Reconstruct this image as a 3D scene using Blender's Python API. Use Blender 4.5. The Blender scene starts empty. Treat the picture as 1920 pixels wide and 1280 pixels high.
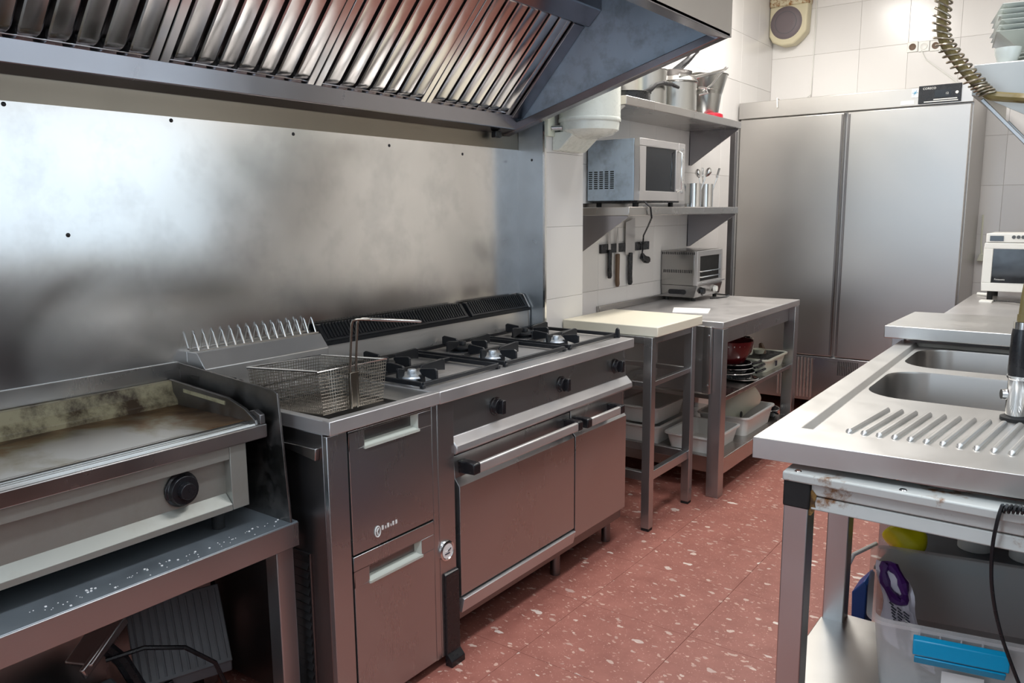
import bpy, bmesh, math, random
from mathutils import Vector, Matrix
random.seed(7)
scn = bpy.context.scene
COL = scn.collection
PI = math.pi

# ---------------------------------------------------------------- camera, world, lights, exposure
cam_d = bpy.data.cameras.new('camera')
cam = bpy.data.objects.new('camera', cam_d)
COL.objects.link(cam)
R_ = Vector((0.8049084, 0.5933372, -0.0085742))
U_ = Vector((-0.0881778, 0.1338840, 0.9870662))
F_ = Vector((-0.5868110, 0.7937418, -0.1600835))
m = Matrix((R_, U_, -F_)).transposed().to_4x4()
m.translation = Vector((2.084385, -1.274550, 1.381724))
cam.matrix_world = m
cam_d.sensor_width = 36.0
cam_d.lens = 27.98264
cam_d.clip_start = 0.02
scn.camera = cam

w = bpy.data.worlds.new('world')
scn.world = w
w.use_nodes = True
w.node_tree.nodes['Background'].inputs[0].default_value = (0.75, 0.85, 1.0, 1)
w.node_tree.nodes['Background'].inputs[1].default_value = 0.3

scn.view_settings.view_transform = 'Standard'
scn.view_settings.look = 'None'
scn.view_settings.gamma = 1.0
scn.view_settings.use_curve_mapping = False
scn.view_settings.exposure = 0.46


def area(name, loc, rot, sx, sy, power, col):
    d = bpy.data.lights.new(name, 'AREA')
    d.shape = 'RECTANGLE'
    d.size, d.size_y = sx, sy
    d.energy = power
    d.color = col
    o = bpy.data.objects.new(name, d)
    o.location = loc
    o.rotation_euler = rot
    COL.objects.link(o)
    return o


area('ceiling_lamp_far', (0.60, 2.95, 3.0), (0, 0, 0), 0.3, 1.25, 39, (1.0, 0.96, 0.90))
area('ceiling_lamp_middle', (1.45, 1.2, 3.0), (0, 0, 0), 0.3, 1.25, 22, (0.97, 0.97, 1.0))
area('ceiling_lamp_near', (1.55, -0.9, 3.0), (0, 0, 0), 0.3, 1.25, 27, (0.80, 0.89, 1.0))
area('doorway_daylight', (0.85, -2.57, 1.45), (PI / 2, 0, 0), 1.1, 1.5, 12, (0.66, 0.83, 1.0))
area('window_daylight', (2.326, 0.85, 1.57), (0, PI / 2, 0), 0.75, 1.45, 2.9, (0.64, 0.81, 1.0))


# ---------------------------------------------------------------- materials
def newmat(name):
    mt = bpy.data.materials.new(name)
    mt.use_nodes = True
    nt = mt.node_tree
    return mt, nt, nt.nodes['Principled BSDF']


def plain(name, col, rough=0.5, metal=0.0, spec=0.5, alpha=None, trans=0.0, emit=None):
    mt, nt, b = newmat(name)
    b.inputs['Base Color'].default_value = (*col, 1)
    b.inputs['Roughness'].default_value = rough
    b.inputs['Metallic'].default_value = metal
    b.inputs['Specular IOR Level'].default_value = spec
    if trans:
        b.inputs['Transmission Weight'].default_value = trans
    if alpha is not None:
        b.inputs['Alpha'].default_value = alpha
    # faint grain so that nothing is perfectly even
    n = nt.nodes.new('ShaderNodeTexNoise')
    n.inputs['Scale'].default_value = 35
    n.inputs['Detail'].default_value = 4
    tc = nt.nodes.new('ShaderNodeTexCoord')
    nt.links.new(tc.outputs['Object'], n.inputs['Vector'])
    mr = nt.nodes.new('ShaderNodeMapRange')
    mr.inputs['To Min'].default_value = max(0.02, rough - 0.07)
    mr.inputs['To Max'].default_value = min(1, rough + 0.07)
    nt.links.new(n.outputs['Fac'], mr.inputs['Value'])
    nt.links.new(mr.outputs['Result'], b.inputs['Roughness'])
    return mt


def steel(name, col=(0.56, 0.55, 0.54), rough=0.28, grain=(60, 60, 2), smudge=2.5, smudge_amt=0.08, bump=0.0, dirt=None, dirt_amt=0.0, dirt_scale=3.0, tint_amt=0.12, base_metal=1.0):
    mt, nt, b = newmat(name)
    L = nt.links.new
    b.inputs['Metallic'].default_value = base_metal
    tc = nt.nodes.new('ShaderNodeTexCoord')
    geo = nt.nodes.new('ShaderNodeNewGeometry')
    mp = nt.nodes.new('ShaderNodeMapping')
    mp.inputs['Scale'].default_value = grain
    L(geo.outputs['Position'], mp.inputs['Vector'])
    g = nt.nodes.new('ShaderNodeTexNoise')
    g.inputs['Scale'].default_value = 6.0
    g.inputs['Detail'].default_value = 5
    L(mp.outputs['Vector'], g.inputs['Vector'])
    s = nt.nodes.new('ShaderNodeTexNoise')
    s.inputs['Scale'].default_value = smudge
    s.inputs['Detail'].default_value = 3
    s.inputs['Distortion'].default_value = 0.9
    L(geo.outputs['Position'], s.inputs['Vector'])
    # roughness = base + smudge + grain
    m1 = nt.nodes.new('ShaderNodeMapRange')
    m1.inputs['From Min'].default_value = 0.2
    m1.inputs['From Max'].default_value = 0.8
    m1.inputs['To Min'].default_value = max(0.05, rough - smudge_amt)
    m1.inputs['To Max'].default_value = rough + smudge_amt
    L(s.outputs['Fac'], m1.inputs['Value'])
    ad = nt.nodes.new('ShaderNodeMath')
    ad.operation = 'MULTIPLY_ADD'
    L(g.outputs['Fac'], ad.inputs[0])
    ad.inputs[1].default_value = 0.012
    L(m1.outputs['Result'], ad.inputs[2])
    L(ad.outputs[0], b.inputs['Roughness'])
    cr = nt.nodes.new('ShaderNodeMix')
    cr.data_type = 'RGBA'
    cr.inputs[6].default_value = (*[c * (1 - tint_amt) for c in col], 1)
    cr.inputs[7].default_value = (*[min(1, c * (1 + tint_amt)) for c in col], 1)
    L(s.outputs['Fac'], cr.inputs[0])
    last = cr.outputs[2]
    if dirt:
        d = nt.nodes.new('ShaderNodeTexNoise')
        d.inputs['Scale'].default_value = dirt_scale
        d.inputs['Detail'].default_value = 8
        d.inputs['Roughness'].default_value = 0.65
        L(geo.outputs['Position'], d.inputs['Vector'])
        dr = nt.nodes.new('ShaderNodeMapRange')
        dr.inputs['From Min'].default_value = 0.48
        dr.inputs['From Max'].default_value = 0.68
        dr.inputs['To Max'].default_value = dirt_amt
        L(d.outputs['Fac'], dr.inputs['Value'])
        mx = nt.nodes.new('ShaderNodeMix')
        mx.data_type = 'RGBA'
        L(dr.outputs['Result'], mx.inputs[0])
        L(last, mx.inputs[6])
        mx.inputs[7].default_value = (*dirt, 1)
        last = mx.outputs[2]
        mm = nt.nodes.new('ShaderNodeMath')
        mm.operation = 'MULTIPLY_ADD'
        L(dr.outputs['Result'], mm.inputs[0])
        mm.inputs[1].default_value = -0.8 * base_metal
        mm.inputs[2].default_value = base_metal
        L(mm.outputs[0], b.inputs['Metallic'])
    L(last, b.inputs['Base Color'])
    bp = nt.nodes.new('ShaderNodeBump')
    bp.inputs['Strength'].default_value = bump
    bp.inputs['Distance'].default_value = 0.0003
    L(g.outputs['Fac'], bp.inputs['Height'])
    L(bp.outputs['Normal'], b.inputs['Normal'])
    return mt


M = {}
M['steel'] = steel('brushed_steel', (0.50, 0.48, 0.46), 0.27)
M['steel_front'] = steel('door_steel', (0.45, 0.455, 0.455), 0.28, base_metal=0.94, grain=(40, 40, 1.2), smudge=1.8, smudge_amt=0.04)
M['steel_low'] = steel('dull_table_steel', (0.34, 0.38, 0.41), 0.48, grain=(60, 3, 3), smudge=6, base_metal=0.8)
M['steel_top'] = steel('worktop_steel', (0.60, 0.58, 0.57), 0.36, base_metal=0.72, smudge_amt=0.08, grain=(60, 3, 3), smudge=4)
M['steel_shelf'] = steel('shelf_steel', (0.40, 0.40, 0.38), 0.4)
M['steel_grill'] = steel('grill_steel', (0.36, 0.35, 0.34), 0.22)
M['steel_bowl'] = steel('sink_bowl_steel', (0.36, 0.34, 0.32), 0.30, smudge_amt=0.05)
M['steel_light'] = steel('light_steel', (0.62, 0.60, 0.58), 0.32, base_metal=0.65, smudge=4)
M['steel_corner'] = steel('corner_steel', (0.56, 0.61, 0.65), 0.30, base_metal=0.8, smudge=4, tint_amt=0.3)
M['steel_sink'] = steel('sink_steel', (0.57, 0.56, 0.54), 0.38, smudge_amt=0.06, grain=(3, 40, 3), smudge=5)
M['steel_wall'] = steel('backsplash_steel', (0.70, 0.69, 0.68), 0.18, grain=(3, 30, 3), smudge=2.2, smudge_amt=0.09, bump=0.0, tint_amt=0.32, dirt=(0.30, 0.29, 0.29), dirt_amt=0.14, dirt_scale=4.5)
M['steel_upper'] = steel('hood_reflection_steel', (0.24, 0.21, 0.17), 0.34, grain=(3, 20, 3), smudge=3, smudge_amt=0.05, bump=0.0)  # brown reflection of the hood put into the strip's colour
M['steel_hood'] = steel('hood_steel', (0.32, 0.31, 0.33), 0.22, grain=(3, 2, 50), smudge=3, tint_amt=0.15)
M['steel_side'] = steel('hood_side_steel', (0.50, 0.60, 0.70), 0.42, base_metal=0.5, grain=(3, 3, 3), smudge=5, tint_amt=0.2, dirt=(0.10, 0.10, 0.10), dirt_amt=0.35, dirt_scale=14)
M['baffle'] = steel('baffle_steel', (0.62, 0.61, 0.61), 0.17, grain=(3, 40, 3), smudge=9, smudge_amt=0.06)
M['steel_dark'] = steel('dark_steel', (0.22, 0.21, 0.21), 0.35)
M['steel_fridge'] = steel('fridge_steel', (0.51, 0.495, 0.475), 0.33, grain=(50, 3, 1), smudge=1.1, smudge_amt=0.05, bump=0.0)
M['steel_griddle'] = steel('griddle_steel', (0.34, 0.345, 0.31), 0.40, base_metal=0.55, dirt=(0.20, 0.15, 0.08), dirt_amt=0.25, dirt_scale=8)
M['guard'] = steel('guard_steel', (0.26, 0.25, 0.24), 0.30, dirt=(0.09, 0.06, 0.04), dirt_amt=0.5, dirt_scale=6)
M['chrome'] = plain('chrome', (0.75, 0.75, 0.74), 0.14, 1.0)
M['pot_steel'] = plain('pot_steel', (0.45, 0.45, 0.43), 0.24, 1.0)
M['wire'] = plain('basket_wire', (0.26, 0.23, 0.19), 0.30, 1.0)
M['wire_bright'] = plain('bright_wire', (0.75, 0.72, 0.68), 0.25, 1.0)
M['black'] = plain('black_plastic', (0.012, 0.012, 0.014), 0.28)
M['black_matte'] = plain('black_rubber', (0.010, 0.010, 0.010), 0.7)
M['iron'] = plain('cast_iron', (0.012, 0.013, 0.016), 0.42)
M['cap'] = plain('burner_alloy', (0.62, 0.66, 0.70), 0.35, 0.9)
M['board'] = plain('cream_plastic_board', (0.83, 0.77, 0.62), 0.42)
M['white'] = plain('white_plastic', (0.80, 0.80, 0.76), 0.35)
M['cream'] = plain('cream_plastic', (0.72, 0.73, 0.60), 0.4)
M['enamel'] = plain('boiler_enamel', (0.80, 0.82, 0.74), 0.28)
M['recess'] = plain('handle_plastic', (0.50, 0.52, 0.46), 0.4)
M['glass_dark'] = plain('dark_glass', (0.012, 0.014, 0.018), 0.08, 0, 0.6)
M['red'] = plain('red_plastic', (0.45, 0.012, 0.03), 0.35)
M['darkred'] = plain('dark_red_enamel', (0.12, 0.006, 0.010), 0.25)
M['blue'] = plain('blue_plastic', (0.02, 0.10, 0.42), 0.4)
M['cyan'] = plain('cyan_plastic', (0.0, 0.30, 0.55), 0.35)
M['teal'] = plain('teal_plastic', (0.02, 0.16, 0.20), 0.4)
M['yellow'] = plain('yellow_plastic', (0.85, 0.78, 0.01), 0.4)
M['purple'] = plain('purple_print', (0.07, 0.012, 0.14), 0.4)
M['bag'] = plain('printed_film', (0.80, 0.76, 0.84), 0.3)
M['clear'] = plain('clear_plastic', (0.78, 0.76, 0.74), 0.30, alpha=0.36)
M['ink'] = plain('dark_ink', (0.03, 0.03, 0.05), 0.5)
M['paper'] = plain('white_paper', (0.85, 0.83, 0.80), 0.6)
M['wood'] = plain('brown_wood', (0.13, 0.075, 0.04), 0.5)
M['hose'] = plain('olive_hose', (0.17, 0.13, 0.045), 0.35)
M['spring'] = plain('spring_wire', (0.30, 0.26, 0.20), 0.3, 1.0)
M['porcelain'] = plain('porcelain', (0.62, 0.66, 0.62), 0.15)
M['grey_plastic'] = plain('grey_plastic', (0.10, 0.11, 0.12), 0.45)
M['grime'] = plain('grime', (0.03, 0.025, 0.02), 0.55)
M['grout'] = plain('grout', (0.70, 0.66, 0.62), 0.8)
M['floor_grout'] = plain('floor_grout', (0.17, 0.06, 0.048), 0.8)
M['plaster'] = plain('ceiling_paint', (0.75, 0.74, 0.72), 0.8)
M['led'] = plain('display_print', (0.75, 0.75, 0.72), 0.5)
M['speaker_mesh'] = plain('speaker_grille', (0.16, 0.13, 0.14), 0.55)
M['speaker_box'] = plain('aged_cream_plastic', (0.66, 0.60, 0.42), 0.45)


def tile_mat(name, col):
    mt, nt, b = newmat(name)
    L = nt.links.new
    oi = nt.nodes.new('ShaderNodeObjectInfo')
    mr = nt.nodes.new('ShaderNodeMapRange')
    mr.inputs['To Min'].default_value = 0.94
    mr.inputs['To Max'].default_value = 1.03
    L(oi.outputs['Random'], mr.inputs['Value'])
    mx = nt.nodes.new('ShaderNodeVectorMath')
    mx.operation = 'SCALE'
    mx.inputs[0].default_value = col
    L(mr.outputs['Result'], mx.inputs['Scale'])
    L(mx.outputs[0], b.inputs['Base Color'])
    b.inputs['Roughness'].default_value = 0.22
    return mt


M['tile'] = tile_mat('white_glazed_tile', (0.80, 0.78, 0.76))


def wall_tile_shader():
    mt, nt, b = newmat('white_tiled_wall')
    L = nt.links.new
    geo = nt.nodes.new('ShaderNodeNewGeometry')
    sp = nt.nodes.new('ShaderNodeSeparateXYZ')
    L(geo.outputs['Position'], sp.inputs[0])
    a = nt.nodes.new('ShaderNodeMath')
    a.operation = 'ADD'
    L(sp.outputs['X'], a.inputs[0])
    L(sp.outputs['Y'], a.inputs[1])
    cb = nt.nodes.new('ShaderNodeCombineXYZ')
    L(a.outputs[0], cb.inputs['X'])
    L(sp.outputs['Z'], cb.inputs['Y'])
    br = nt.nodes.new('ShaderNodeTexBrick')
    br.offset = 0.0
    br.inputs['Color1'].default_value = (0.78, 0.77, 0.75, 1)
    br.inputs['Color2'].default_value = (0.74, 0.73, 0.71, 1)
    br.inputs['Mortar'].default_value = (0.4, 0.38, 0.35, 1)
    br.inputs['Scale'].default_value = 1.0
    br.inputs['Mortar Size'].default_value = 0.003
    br.inputs['Brick Width'].default_value = 0.316
    br.inputs['Row Height'].default_value = 0.316
    L(cb.outputs[0], br.inputs['Vector'])
    L(br.outputs['Color'], b.inputs['Base Color'])
    b.inputs['Roughness'].default_value = 0.25
    return mt


M['tiled'] = wall_tile_shader()


def terrazzo():
    mt, nt, b = newmat('red_terrazzo')
    L = nt.links.new
    geo = nt.nodes.new('ShaderNodeNewGeometry')
    oi = nt.nodes.new('ShaderNodeObjectInfo')
    off = nt.nodes.new('ShaderNodeVectorMath')
    off.operation = 'MULTIPLY_ADD'
    cmb = nt.nodes.new('ShaderNodeCombineXYZ')
    for i in range(3):
        L(oi.outputs['Random'], cmb.inputs[i])
    L(cmb.outputs[0], off.inputs[0])
    off.inputs[1].default_value = (17.0, 31.0, 0.0)
    L(geo.outputs['Position'], off.inputs[2])
    nz = nt.nodes.new('ShaderNodeTexNoise')
    nz.inputs['Scale'].default_value = 28
    nz.inputs['Detail'].default_value = 3
    L(off.outputs[0], nz.inputs['Vector'])
    wob = nt.nodes.new('ShaderNodeVectorMath')
    wob.operation = 'MULTIPLY_ADD'
    L(nz.outputs['Color'], wob.inputs[0])
    wob.inputs[1].default_value = (0.035, 0.035, 0)
    L(off.outputs[0], wob.inputs[2])
    base = nt.nodes.new('ShaderNodeMix')
    base.data_type = 'RGBA'
    base.inputs[6].default_value = (0.19, 0.052, 0.038, 1)
    base.inputs[7].default_value = (0.47, 0.19, 0.145, 1)
    n2 = nt.nodes.new('ShaderNodeTexNoise')
    n2.inputs['Scale'].default_value = 9
    n2.inputs['Detail'].default_value = 10
    n2.inputs['Roughness'].default_value = 0.7
    L(geo.outputs['Position'], n2.inputs['Vector'])
    L(n2.outputs['Fac'], base.inputs[0])
    last = base.outputs[2]
    for sc, thr, r, colr, stretch in ((120, 0.62, 0.30, (0.55, 0.28, 0.22), 1.0), (62, 0.70, 0.30, (0.62, 0.40, 0.32), 0.6), (30, 0.66, 0.24, (0.66, 0.50, 0.42), 0.55), (15, 0.72, 0.17, (0.78, 0.68, 0.60), 0.5)):
        mp = nt.nodes.new('ShaderNodeMapping')
        mp.inputs['Scale'].default_value = (stretch, 1, 1)
        mp.inputs['Rotation'].default_value = (0, 0, sc)
        L(wob.outputs[0], mp.inputs['Vector'])
        v = nt.nodes.new('ShaderNodeTexVoronoi')
        v.voronoi_dimensions = '2D'
        v.inputs['Scale'].default_value = sc
        v.inputs['Randomness'].default_value = 1.0
        L(mp.outputs[0], v.inputs['Vector'])
        sep = nt.nodes.new('ShaderNodeSeparateColor')
        L(v.outputs['Color'], sep.inputs[0])
        # radius depends on the cell
        rad = nt.nodes.new('ShaderNodeMapRange')
        rad.inputs['From Min'].default_value = thr
        rad.inputs['From Max'].default_value = 1.0
        rad.inputs['To Min'].default_value = 0.0
        rad.inputs['To Max'].default_value = r
        L(sep.outputs[0], rad.inputs['Value'])
        lt = nt.nodes.new('ShaderNodeMath')
        lt.operation = 'LESS_THAN'
        L(v.outputs['Distance'], lt.inputs[0])
        L(rad.outputs['Result'], lt.inputs[1])
        fm = nt.nodes.new('ShaderNodeMath')
        fm.operation = 'MULTIPLY'
        L(lt.outputs[0], fm.inputs[0])
        mrr = nt.nodes.new('ShaderNodeMapRange')
        mrr.inputs['To Min'].default_value = 0.35
        mrr.inputs['To Max'].default_value = 1.0
        L(sep.outputs[1], mrr.inputs['Value'])
        L(mrr.outputs['Result'], fm.inputs[1])
        mx = nt.nodes.new('ShaderNodeMix')
        mx.data_type = 'RGBA'
        L(fm.outputs[0], mx.inputs[0])
        L(last, mx.inputs[6])
        mx.inputs[7].default_value = (*colr, 1)
        last = mx.outputs[2]
    L(last, b.inputs['Base Color'])
    b.inputs['Roughness'].default_value = 0.5
    return mt


M['terrazzo'] = terrazzo()


def rusty(name, col, rust=(0.22, 0.09, 0.02), lo=0.60, hi=0.70, scale=14):
    mt, nt, b = newmat(name)
    L = nt.links.new
    geo = nt.nodes.new('ShaderNodeNewGeometry')
    n = nt.nodes.new('ShaderNodeTexNoise')
    n.inputs['Scale'].default_value = scale
    n.inputs['Detail'].default_value = 9
    n.inputs['Roughness'].default_value = 0.7
    L(geo.outputs['Position'], n.inputs['Vector'])
    mr = nt.nodes.new('ShaderNodeMapRange')
    mr.inputs['From Min'].default_value = lo
    mr.inputs['From Max'].default_value = hi
    L(n.outputs['Fac'], mr.inputs['Value'])
    mx = nt.nodes.new('ShaderNodeMix')
    mx.data_type = 'RGBA'
    mx.inputs[6].default_value = (*col, 1)
    mx.inputs[7].default_value = (*rust, 1)
    L(mr.outputs['Result'], mx.inputs[0])
    L(mx.outputs[2], b.inputs['Base Color'])
    b.inputs['Roughness'].default_value = 0.45
    return mt


M['frame_paint'] = rusty('white_painted_metal', (0.56, 0.57, 0.54), lo=0.56, hi=0.66, scale=11)
M['frame_alu'] = steel('anodised_leg', (0.58, 0.58, 0.58), 0.36, grain=(60, 60, 2))
M['speaker_rust'] = rusty('rust_stained_plastic', (0.66, 0.60, 0.42), (0.30, 0.13, 0.03), 0.46, 0.58, 25)


def griddle_mat():
    mt, nt, b = newmat('seasoned_griddle_plate')
    L = nt.links.new
    geo = nt.nodes.new('ShaderNodeNewGeometry')
    n = nt.nodes.new('ShaderNodeTexNoise')
    n.inputs['Scale'].default_value = 4.5
    n.inputs['Detail'].default_value = 9
    n.inputs['Roughness'].default_value = 0.62
    n.inputs['Distortion'].default_value = 0.5
    L(geo.outputs['Position'], n.inputs['Vector'])
    sp = nt.nodes.new('ShaderNodeSeparateXYZ')
    L(geo.outputs['Position'], sp.inputs[0])
    # burnt fat gathers along the back edge and in the right-hand corner
    mb = nt.nodes.new('ShaderNodeMapRange')
    mb.inputs['From Min'].default_value = 0.20
    mb.inputs['From Max'].default_value = 0.03
    L(sp.outputs['X'], mb.inputs['Value'])
    mc = nt.nodes.new('ShaderNodeMapRange')
    mc.inputs['From Min'].default_value = -0.36
    mc.inputs['From Max'].default_value = -0.08
    L(sp.outputs['Y'], mc.inputs['Value'])
    mxx = nt.nodes.new('ShaderNodeMath')
    mxx.operation = 'MAXIMUM'
    L(mb.outputs['Result'], mxx.inputs[0])
    L(mc.outputs['Result'], mxx.inputs[1])
    ad = nt.nodes.new('ShaderNodeMath')
    ad.operation = 'MULTIPLY_ADD'
    L(mxx.outputs[0], ad.inputs[0])
    ad.inputs[1].default_value = 0.32
    L(n.outputs['Fac'], ad.inputs[2])
    cr = nt.nodes.new('ShaderNodeValToRGB')
    e = cr.color_ramp.elements
    e[0].position = 0.50
    e[0].color = (0.50, 0.48, 0.45, 1)
    e[1].position = 0.92
    e[1].color = (0.02, 0.014, 0.01, 1)
    for p, c in ((0.62, (0.34, 0.30, 0.22, 1)), (0.70, (0.26, 0.15, 0.07, 1)), (0.80, (0.10, 0.045, 0.02, 1))):
        q = e.new(p)
        q.color = c
    L(ad.outputs[0], cr.inputs[0])
    L(cr.outputs[0], b.inputs['Base Color'])
    b.inputs['Metallic'].default_value = 0.75
    b.inputs['Roughness'].default_value = 0.33
    return mt


M['griddle'] = griddle_mat()
M['greasy'] = rusty('greasy_gutter_steel', (0.36, 0.32, 0.20), (0.05, 0.03, 0.015), 0.46, 0.62, 8)


# ---------------------------------------------------------------- mesh helpers
class MB:
    def __init__(s):
        s.v = []
        s.f = []

    def add(s, vs, fs):
        n = len(s.v)
        s.v += [tuple(p) for p in vs]
        s.f += [tuple(n + i for i in f) for f in fs]
        return s

    def box(s, x0, x1, y0, y1, z0, z1):
        vs = [(x, y, z) for x in (x0, x1) for y in (y0, y1) for z in (z0, z1)]
        return s.add(vs, [(0, 1, 3, 2), (4, 6, 7, 5), (0, 4, 5, 1), (2, 3, 7, 6), (0, 2, 6, 4), (1, 5, 7, 3)])

    def prism(s, poly, ax, a0, a1):
        # poly in the plane of the two other axes, in cyclic order
        def P(p, a):
            return {'x': (a, p[0], p[1]), 'y': (p[0], a, p[1]), 'z': (p[0], p[1], a)}[ax]
        n = len(poly)
        vs = [P(p, a0) for p in poly] + [P(p, a1) for p in poly]
        fs = [tuple(range(n - 1, -1, -1)), tuple(range(n, 2 * n))]
        fs += [(i, (i + 1) % n, n + (i + 1) % n, n + i) for i in range(n)]
        return s.add(vs, fs)

    def bar(s, p0, p1, w, h, up=(0, 0, 1)):
        p0, p1 = Vector(p0), Vector(p1)
        d = (p1 - p0).normalized()
        a = d.cross(Vector(up)).normalized()
        b = a.cross(d).normalized()
        vs = []
        for p in (p0, p1):
            for i, j in ((-1, -1), (1, -1), (1, 1), (-1, 1)):
                vs.append(p + a * (i * w / 2) + b * (j * h / 2))
        return s.add(vs, [(0, 3, 2, 1), (4, 5, 6, 7), (0, 1, 5, 4), (1, 2, 6, 5), (2, 3, 7, 6), (3, 0, 4, 7)])

    def tube(s, pts, r, n=8, closed=False, caps=True):
        pts = [Vector(p) for p in pts]
        N = len(pts)
        rs = r if isinstance(r, (list, tuple)) else [r] * N
        rings = []
        pa = None
        for i, p in enumerate(pts):
            if closed:
                t = (pts[(i + 1) % N] - pts[i - 1]).normalized()
            else:
                t = (pts[min(i + 1, N - 1)] - pts[max(i - 1, 0)]).normalized()
            if pa is None:
                a = t.cross(Vector((0, 0, 1)))
                if a.length < 0.05:
                    a = t.cross(Vector((1, 0, 0)))
            else:
                a = pa - t * pa.dot(t)
            a.normalize()
            pa = a
            b = t.cross(a)
            rings.append([p + (a * math.cos(2 * PI * k / n) + b * math.sin(2 * PI * k / n)) * rs[i] for k in range(n)])
        vs = [q for rg in rings for q in rg]
        fs = []
        for i in range(N if closed else N - 1):
            j = (i + 1) % N
            for k in range(n):
                fs.append((i * n + k, i * n + (k + 1) % n, j * n + (k + 1) % n, j * n + k))
        if caps and not closed:
            fs.append(tuple(range(n - 1, -1, -1)))
            fs.append(tuple((N - 1) * n + k for k in range(n)))
        return s.add(vs, fs)

    def cyl(s, p0, p1, r, r2=None, n=20):
        return s.tube([p0, p1], [r, r if r2 is None else r2], n)

    def lathe(s, prof, c, n=28, ax='z'):
        # prof: list of (radius, height) ; closed at ends when radius is 0
        def P(r, h, a):
            u, v = r * math.cos(a), r * math.sin(a)
            q = {'z': (u, v, h), 'x': (h, u, v), 'y': (u, h, v)}[ax]
            return (c[0] + q[0], c[1] + q[1], c[2] + q[2])
        vs = [P(r, h, 2 * PI * k / n) for r, h in prof for k in range(n)]
        fs = []
        for i in range(len(prof) - 1):
            for k in range(n):
                fs.append((i * n + k, i * n + (k + 1) % n, (i + 1) * n + (k + 1) % n, (i + 1) * n + k))
        return s.add(vs, fs)

    def quad(s, a, b, c, d):
        return s.add([a, b, c, d], [(0, 1, 2, 3)])

    def panel_hole(s, ax, a0, a1, u0, u1, v0, v1, hu0, hu1, hv0, hv1):
        # slab of thickness a0..a1 along ax with a rectangular hole
        def B(p0, p1, q0, q1):
            if p1 - p0 > 1e-5 and q1 - q0 > 1e-5:
                s.box(a0, a1, p0, p1, q0, q1) if ax == 'x' else s.box(p0, p1, a0, a1, q0, q1)
        B(u0, u1, v0, hv0)
        B(u0, u1, hv1, v1)
        B(u0, hu0, hv0, hv1)
        B(hu1, u1, hv0, hv1)
        return s


W = {}


def mesh_from(mb, c=(0, 0, 0), smooth=True, angle=35, clean=True):
    me = bpy.data.meshes.new('mesh')
    me.from_pydata([(v[0] - c[0], v[1] - c[1], v[2] - c[2]) for v in mb.v], [], mb.f)
    me.validate()
    bm = bmesh.new()
    bm.from_mesh(me)
    if clean:
        bmesh.ops.remove_doubles(bm, verts=bm.verts, dist=1e-6)
        bmesh.ops.dissolve_degenerate(bm, edges=bm.edges, dist=1e-7)
    bmesh.ops.recalc_face_normals(bm, faces=bm.faces)
    bm.to_mesh(me)
    bm.free()
    if smooth:
        me.polygons.foreach_set('use_smooth', [True] * len(me.polygons))
        me.set_sharp_from_angle(angle=math.radians(angle))
    return me


def obj(name, mb, mat, parent=None, bevel=0.0, label=None, kind=None, smooth=True, seg=2, local=False):
    xs = list(zip(*mb.v))
    c = Vector(((min(xs[0]) + max(xs[0])) / 2, (min(xs[1]) + max(xs[1])) / 2, (min(xs[2]) + max(xs[2])) / 2))
    me = mesh_from(mb, c, smooth)
    me.materials.append(M[mat] if isinstance(mat, str) else mat)
    o = bpy.data.objects.new(name, me)
    COL.objects.link(o)
    if parent is not None:
        o.parent = parent
        o.location = c - W[parent.name]
    else:
        o.location = c
    W[o.name] = c
    if bevel:
        b = o.modifiers.new('bevel', 'BEVEL')
        b.width = bevel
        b.segments = seg
        b.limit_method = 'ANGLE'
        b.angle_limit = math.radians(40)
    if label:
        o['label'] = label
    if kind:
        o['kind'] = kind
    return o


def thing(name, label, cat, loc, rotz=0.0, group=None, local=False):
    o = bpy.data.objects.new(name, None)
    o.empty_display_size = 0.05
    COL.objects.link(o)
    o.location = loc
    o.rotation_euler = (0, 0, rotz)
    W[o.name] = Vector((0, 0, 0)) if local else Vector(loc)
    o['label'] = label
    o['category'] = cat
    if group:
        o['group'] = group
    return o


def tag(o, label, cat, group=None):
    o['label'] = label
    o['category'] = cat
    if group:
        o['group'] = group
    return o


def copy_of(o, parent=None, loc=None):
    c = o.copy()
    COL.objects.link(c)
    if parent is not None:
        c.parent = parent
    if loc is not None:
        c.location = loc
    W[c.name] = W.get(o.name, Vector())
    return c


def copy_tree(o, parent=None):
    c = copy_of(o, parent)
    for ch in list(o.children):
        copy_tree(ch, c)
    return c


def text(name, s, size, loc, rot, mat, parent, extrude=0.0006, align='LEFT'):
    cu = bpy.data.curves.new(name, 'FONT')
    cu.body = s
    cu.size = size
    cu.extrude = extrude
    cu.align_x = align
    cu.resolution_u = 3
    cu.materials.append(M[mat])
    tmp = bpy.data.objects.new('tmp', cu)
    me = bpy.data.meshes.new_from_object(tmp)
    bpy.data.objects.remove(tmp)
    o = bpy.data.objects.new(name, me)
    COL.objects.link(o)
    o.parent = parent
    o.location = Vector(loc) - W[parent.name]
    o.rotation_euler = rot
    W[o.name] = Vector(loc)
    return o


def rrect(x0, x1, y0, y1, r, n=6):
    pts = []
    for cx, cy, a0 in ((x1 - r, y1 - r, 0), (x0 + r, y1 - r, 90), (x0 + r, y0 + r, 180), (x1 - r, y0 + r, 270)):
        for k in range(n + 1):
            a = math.radians(a0 + 90 * k / n)
            pts.append((cx + r * math.cos(a), cy + r * math.sin(a)))
    return pts


XR, YR, ZR = 0.576, 1.608, 0.87       # cooking line: front, far end, worktop height

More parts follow.
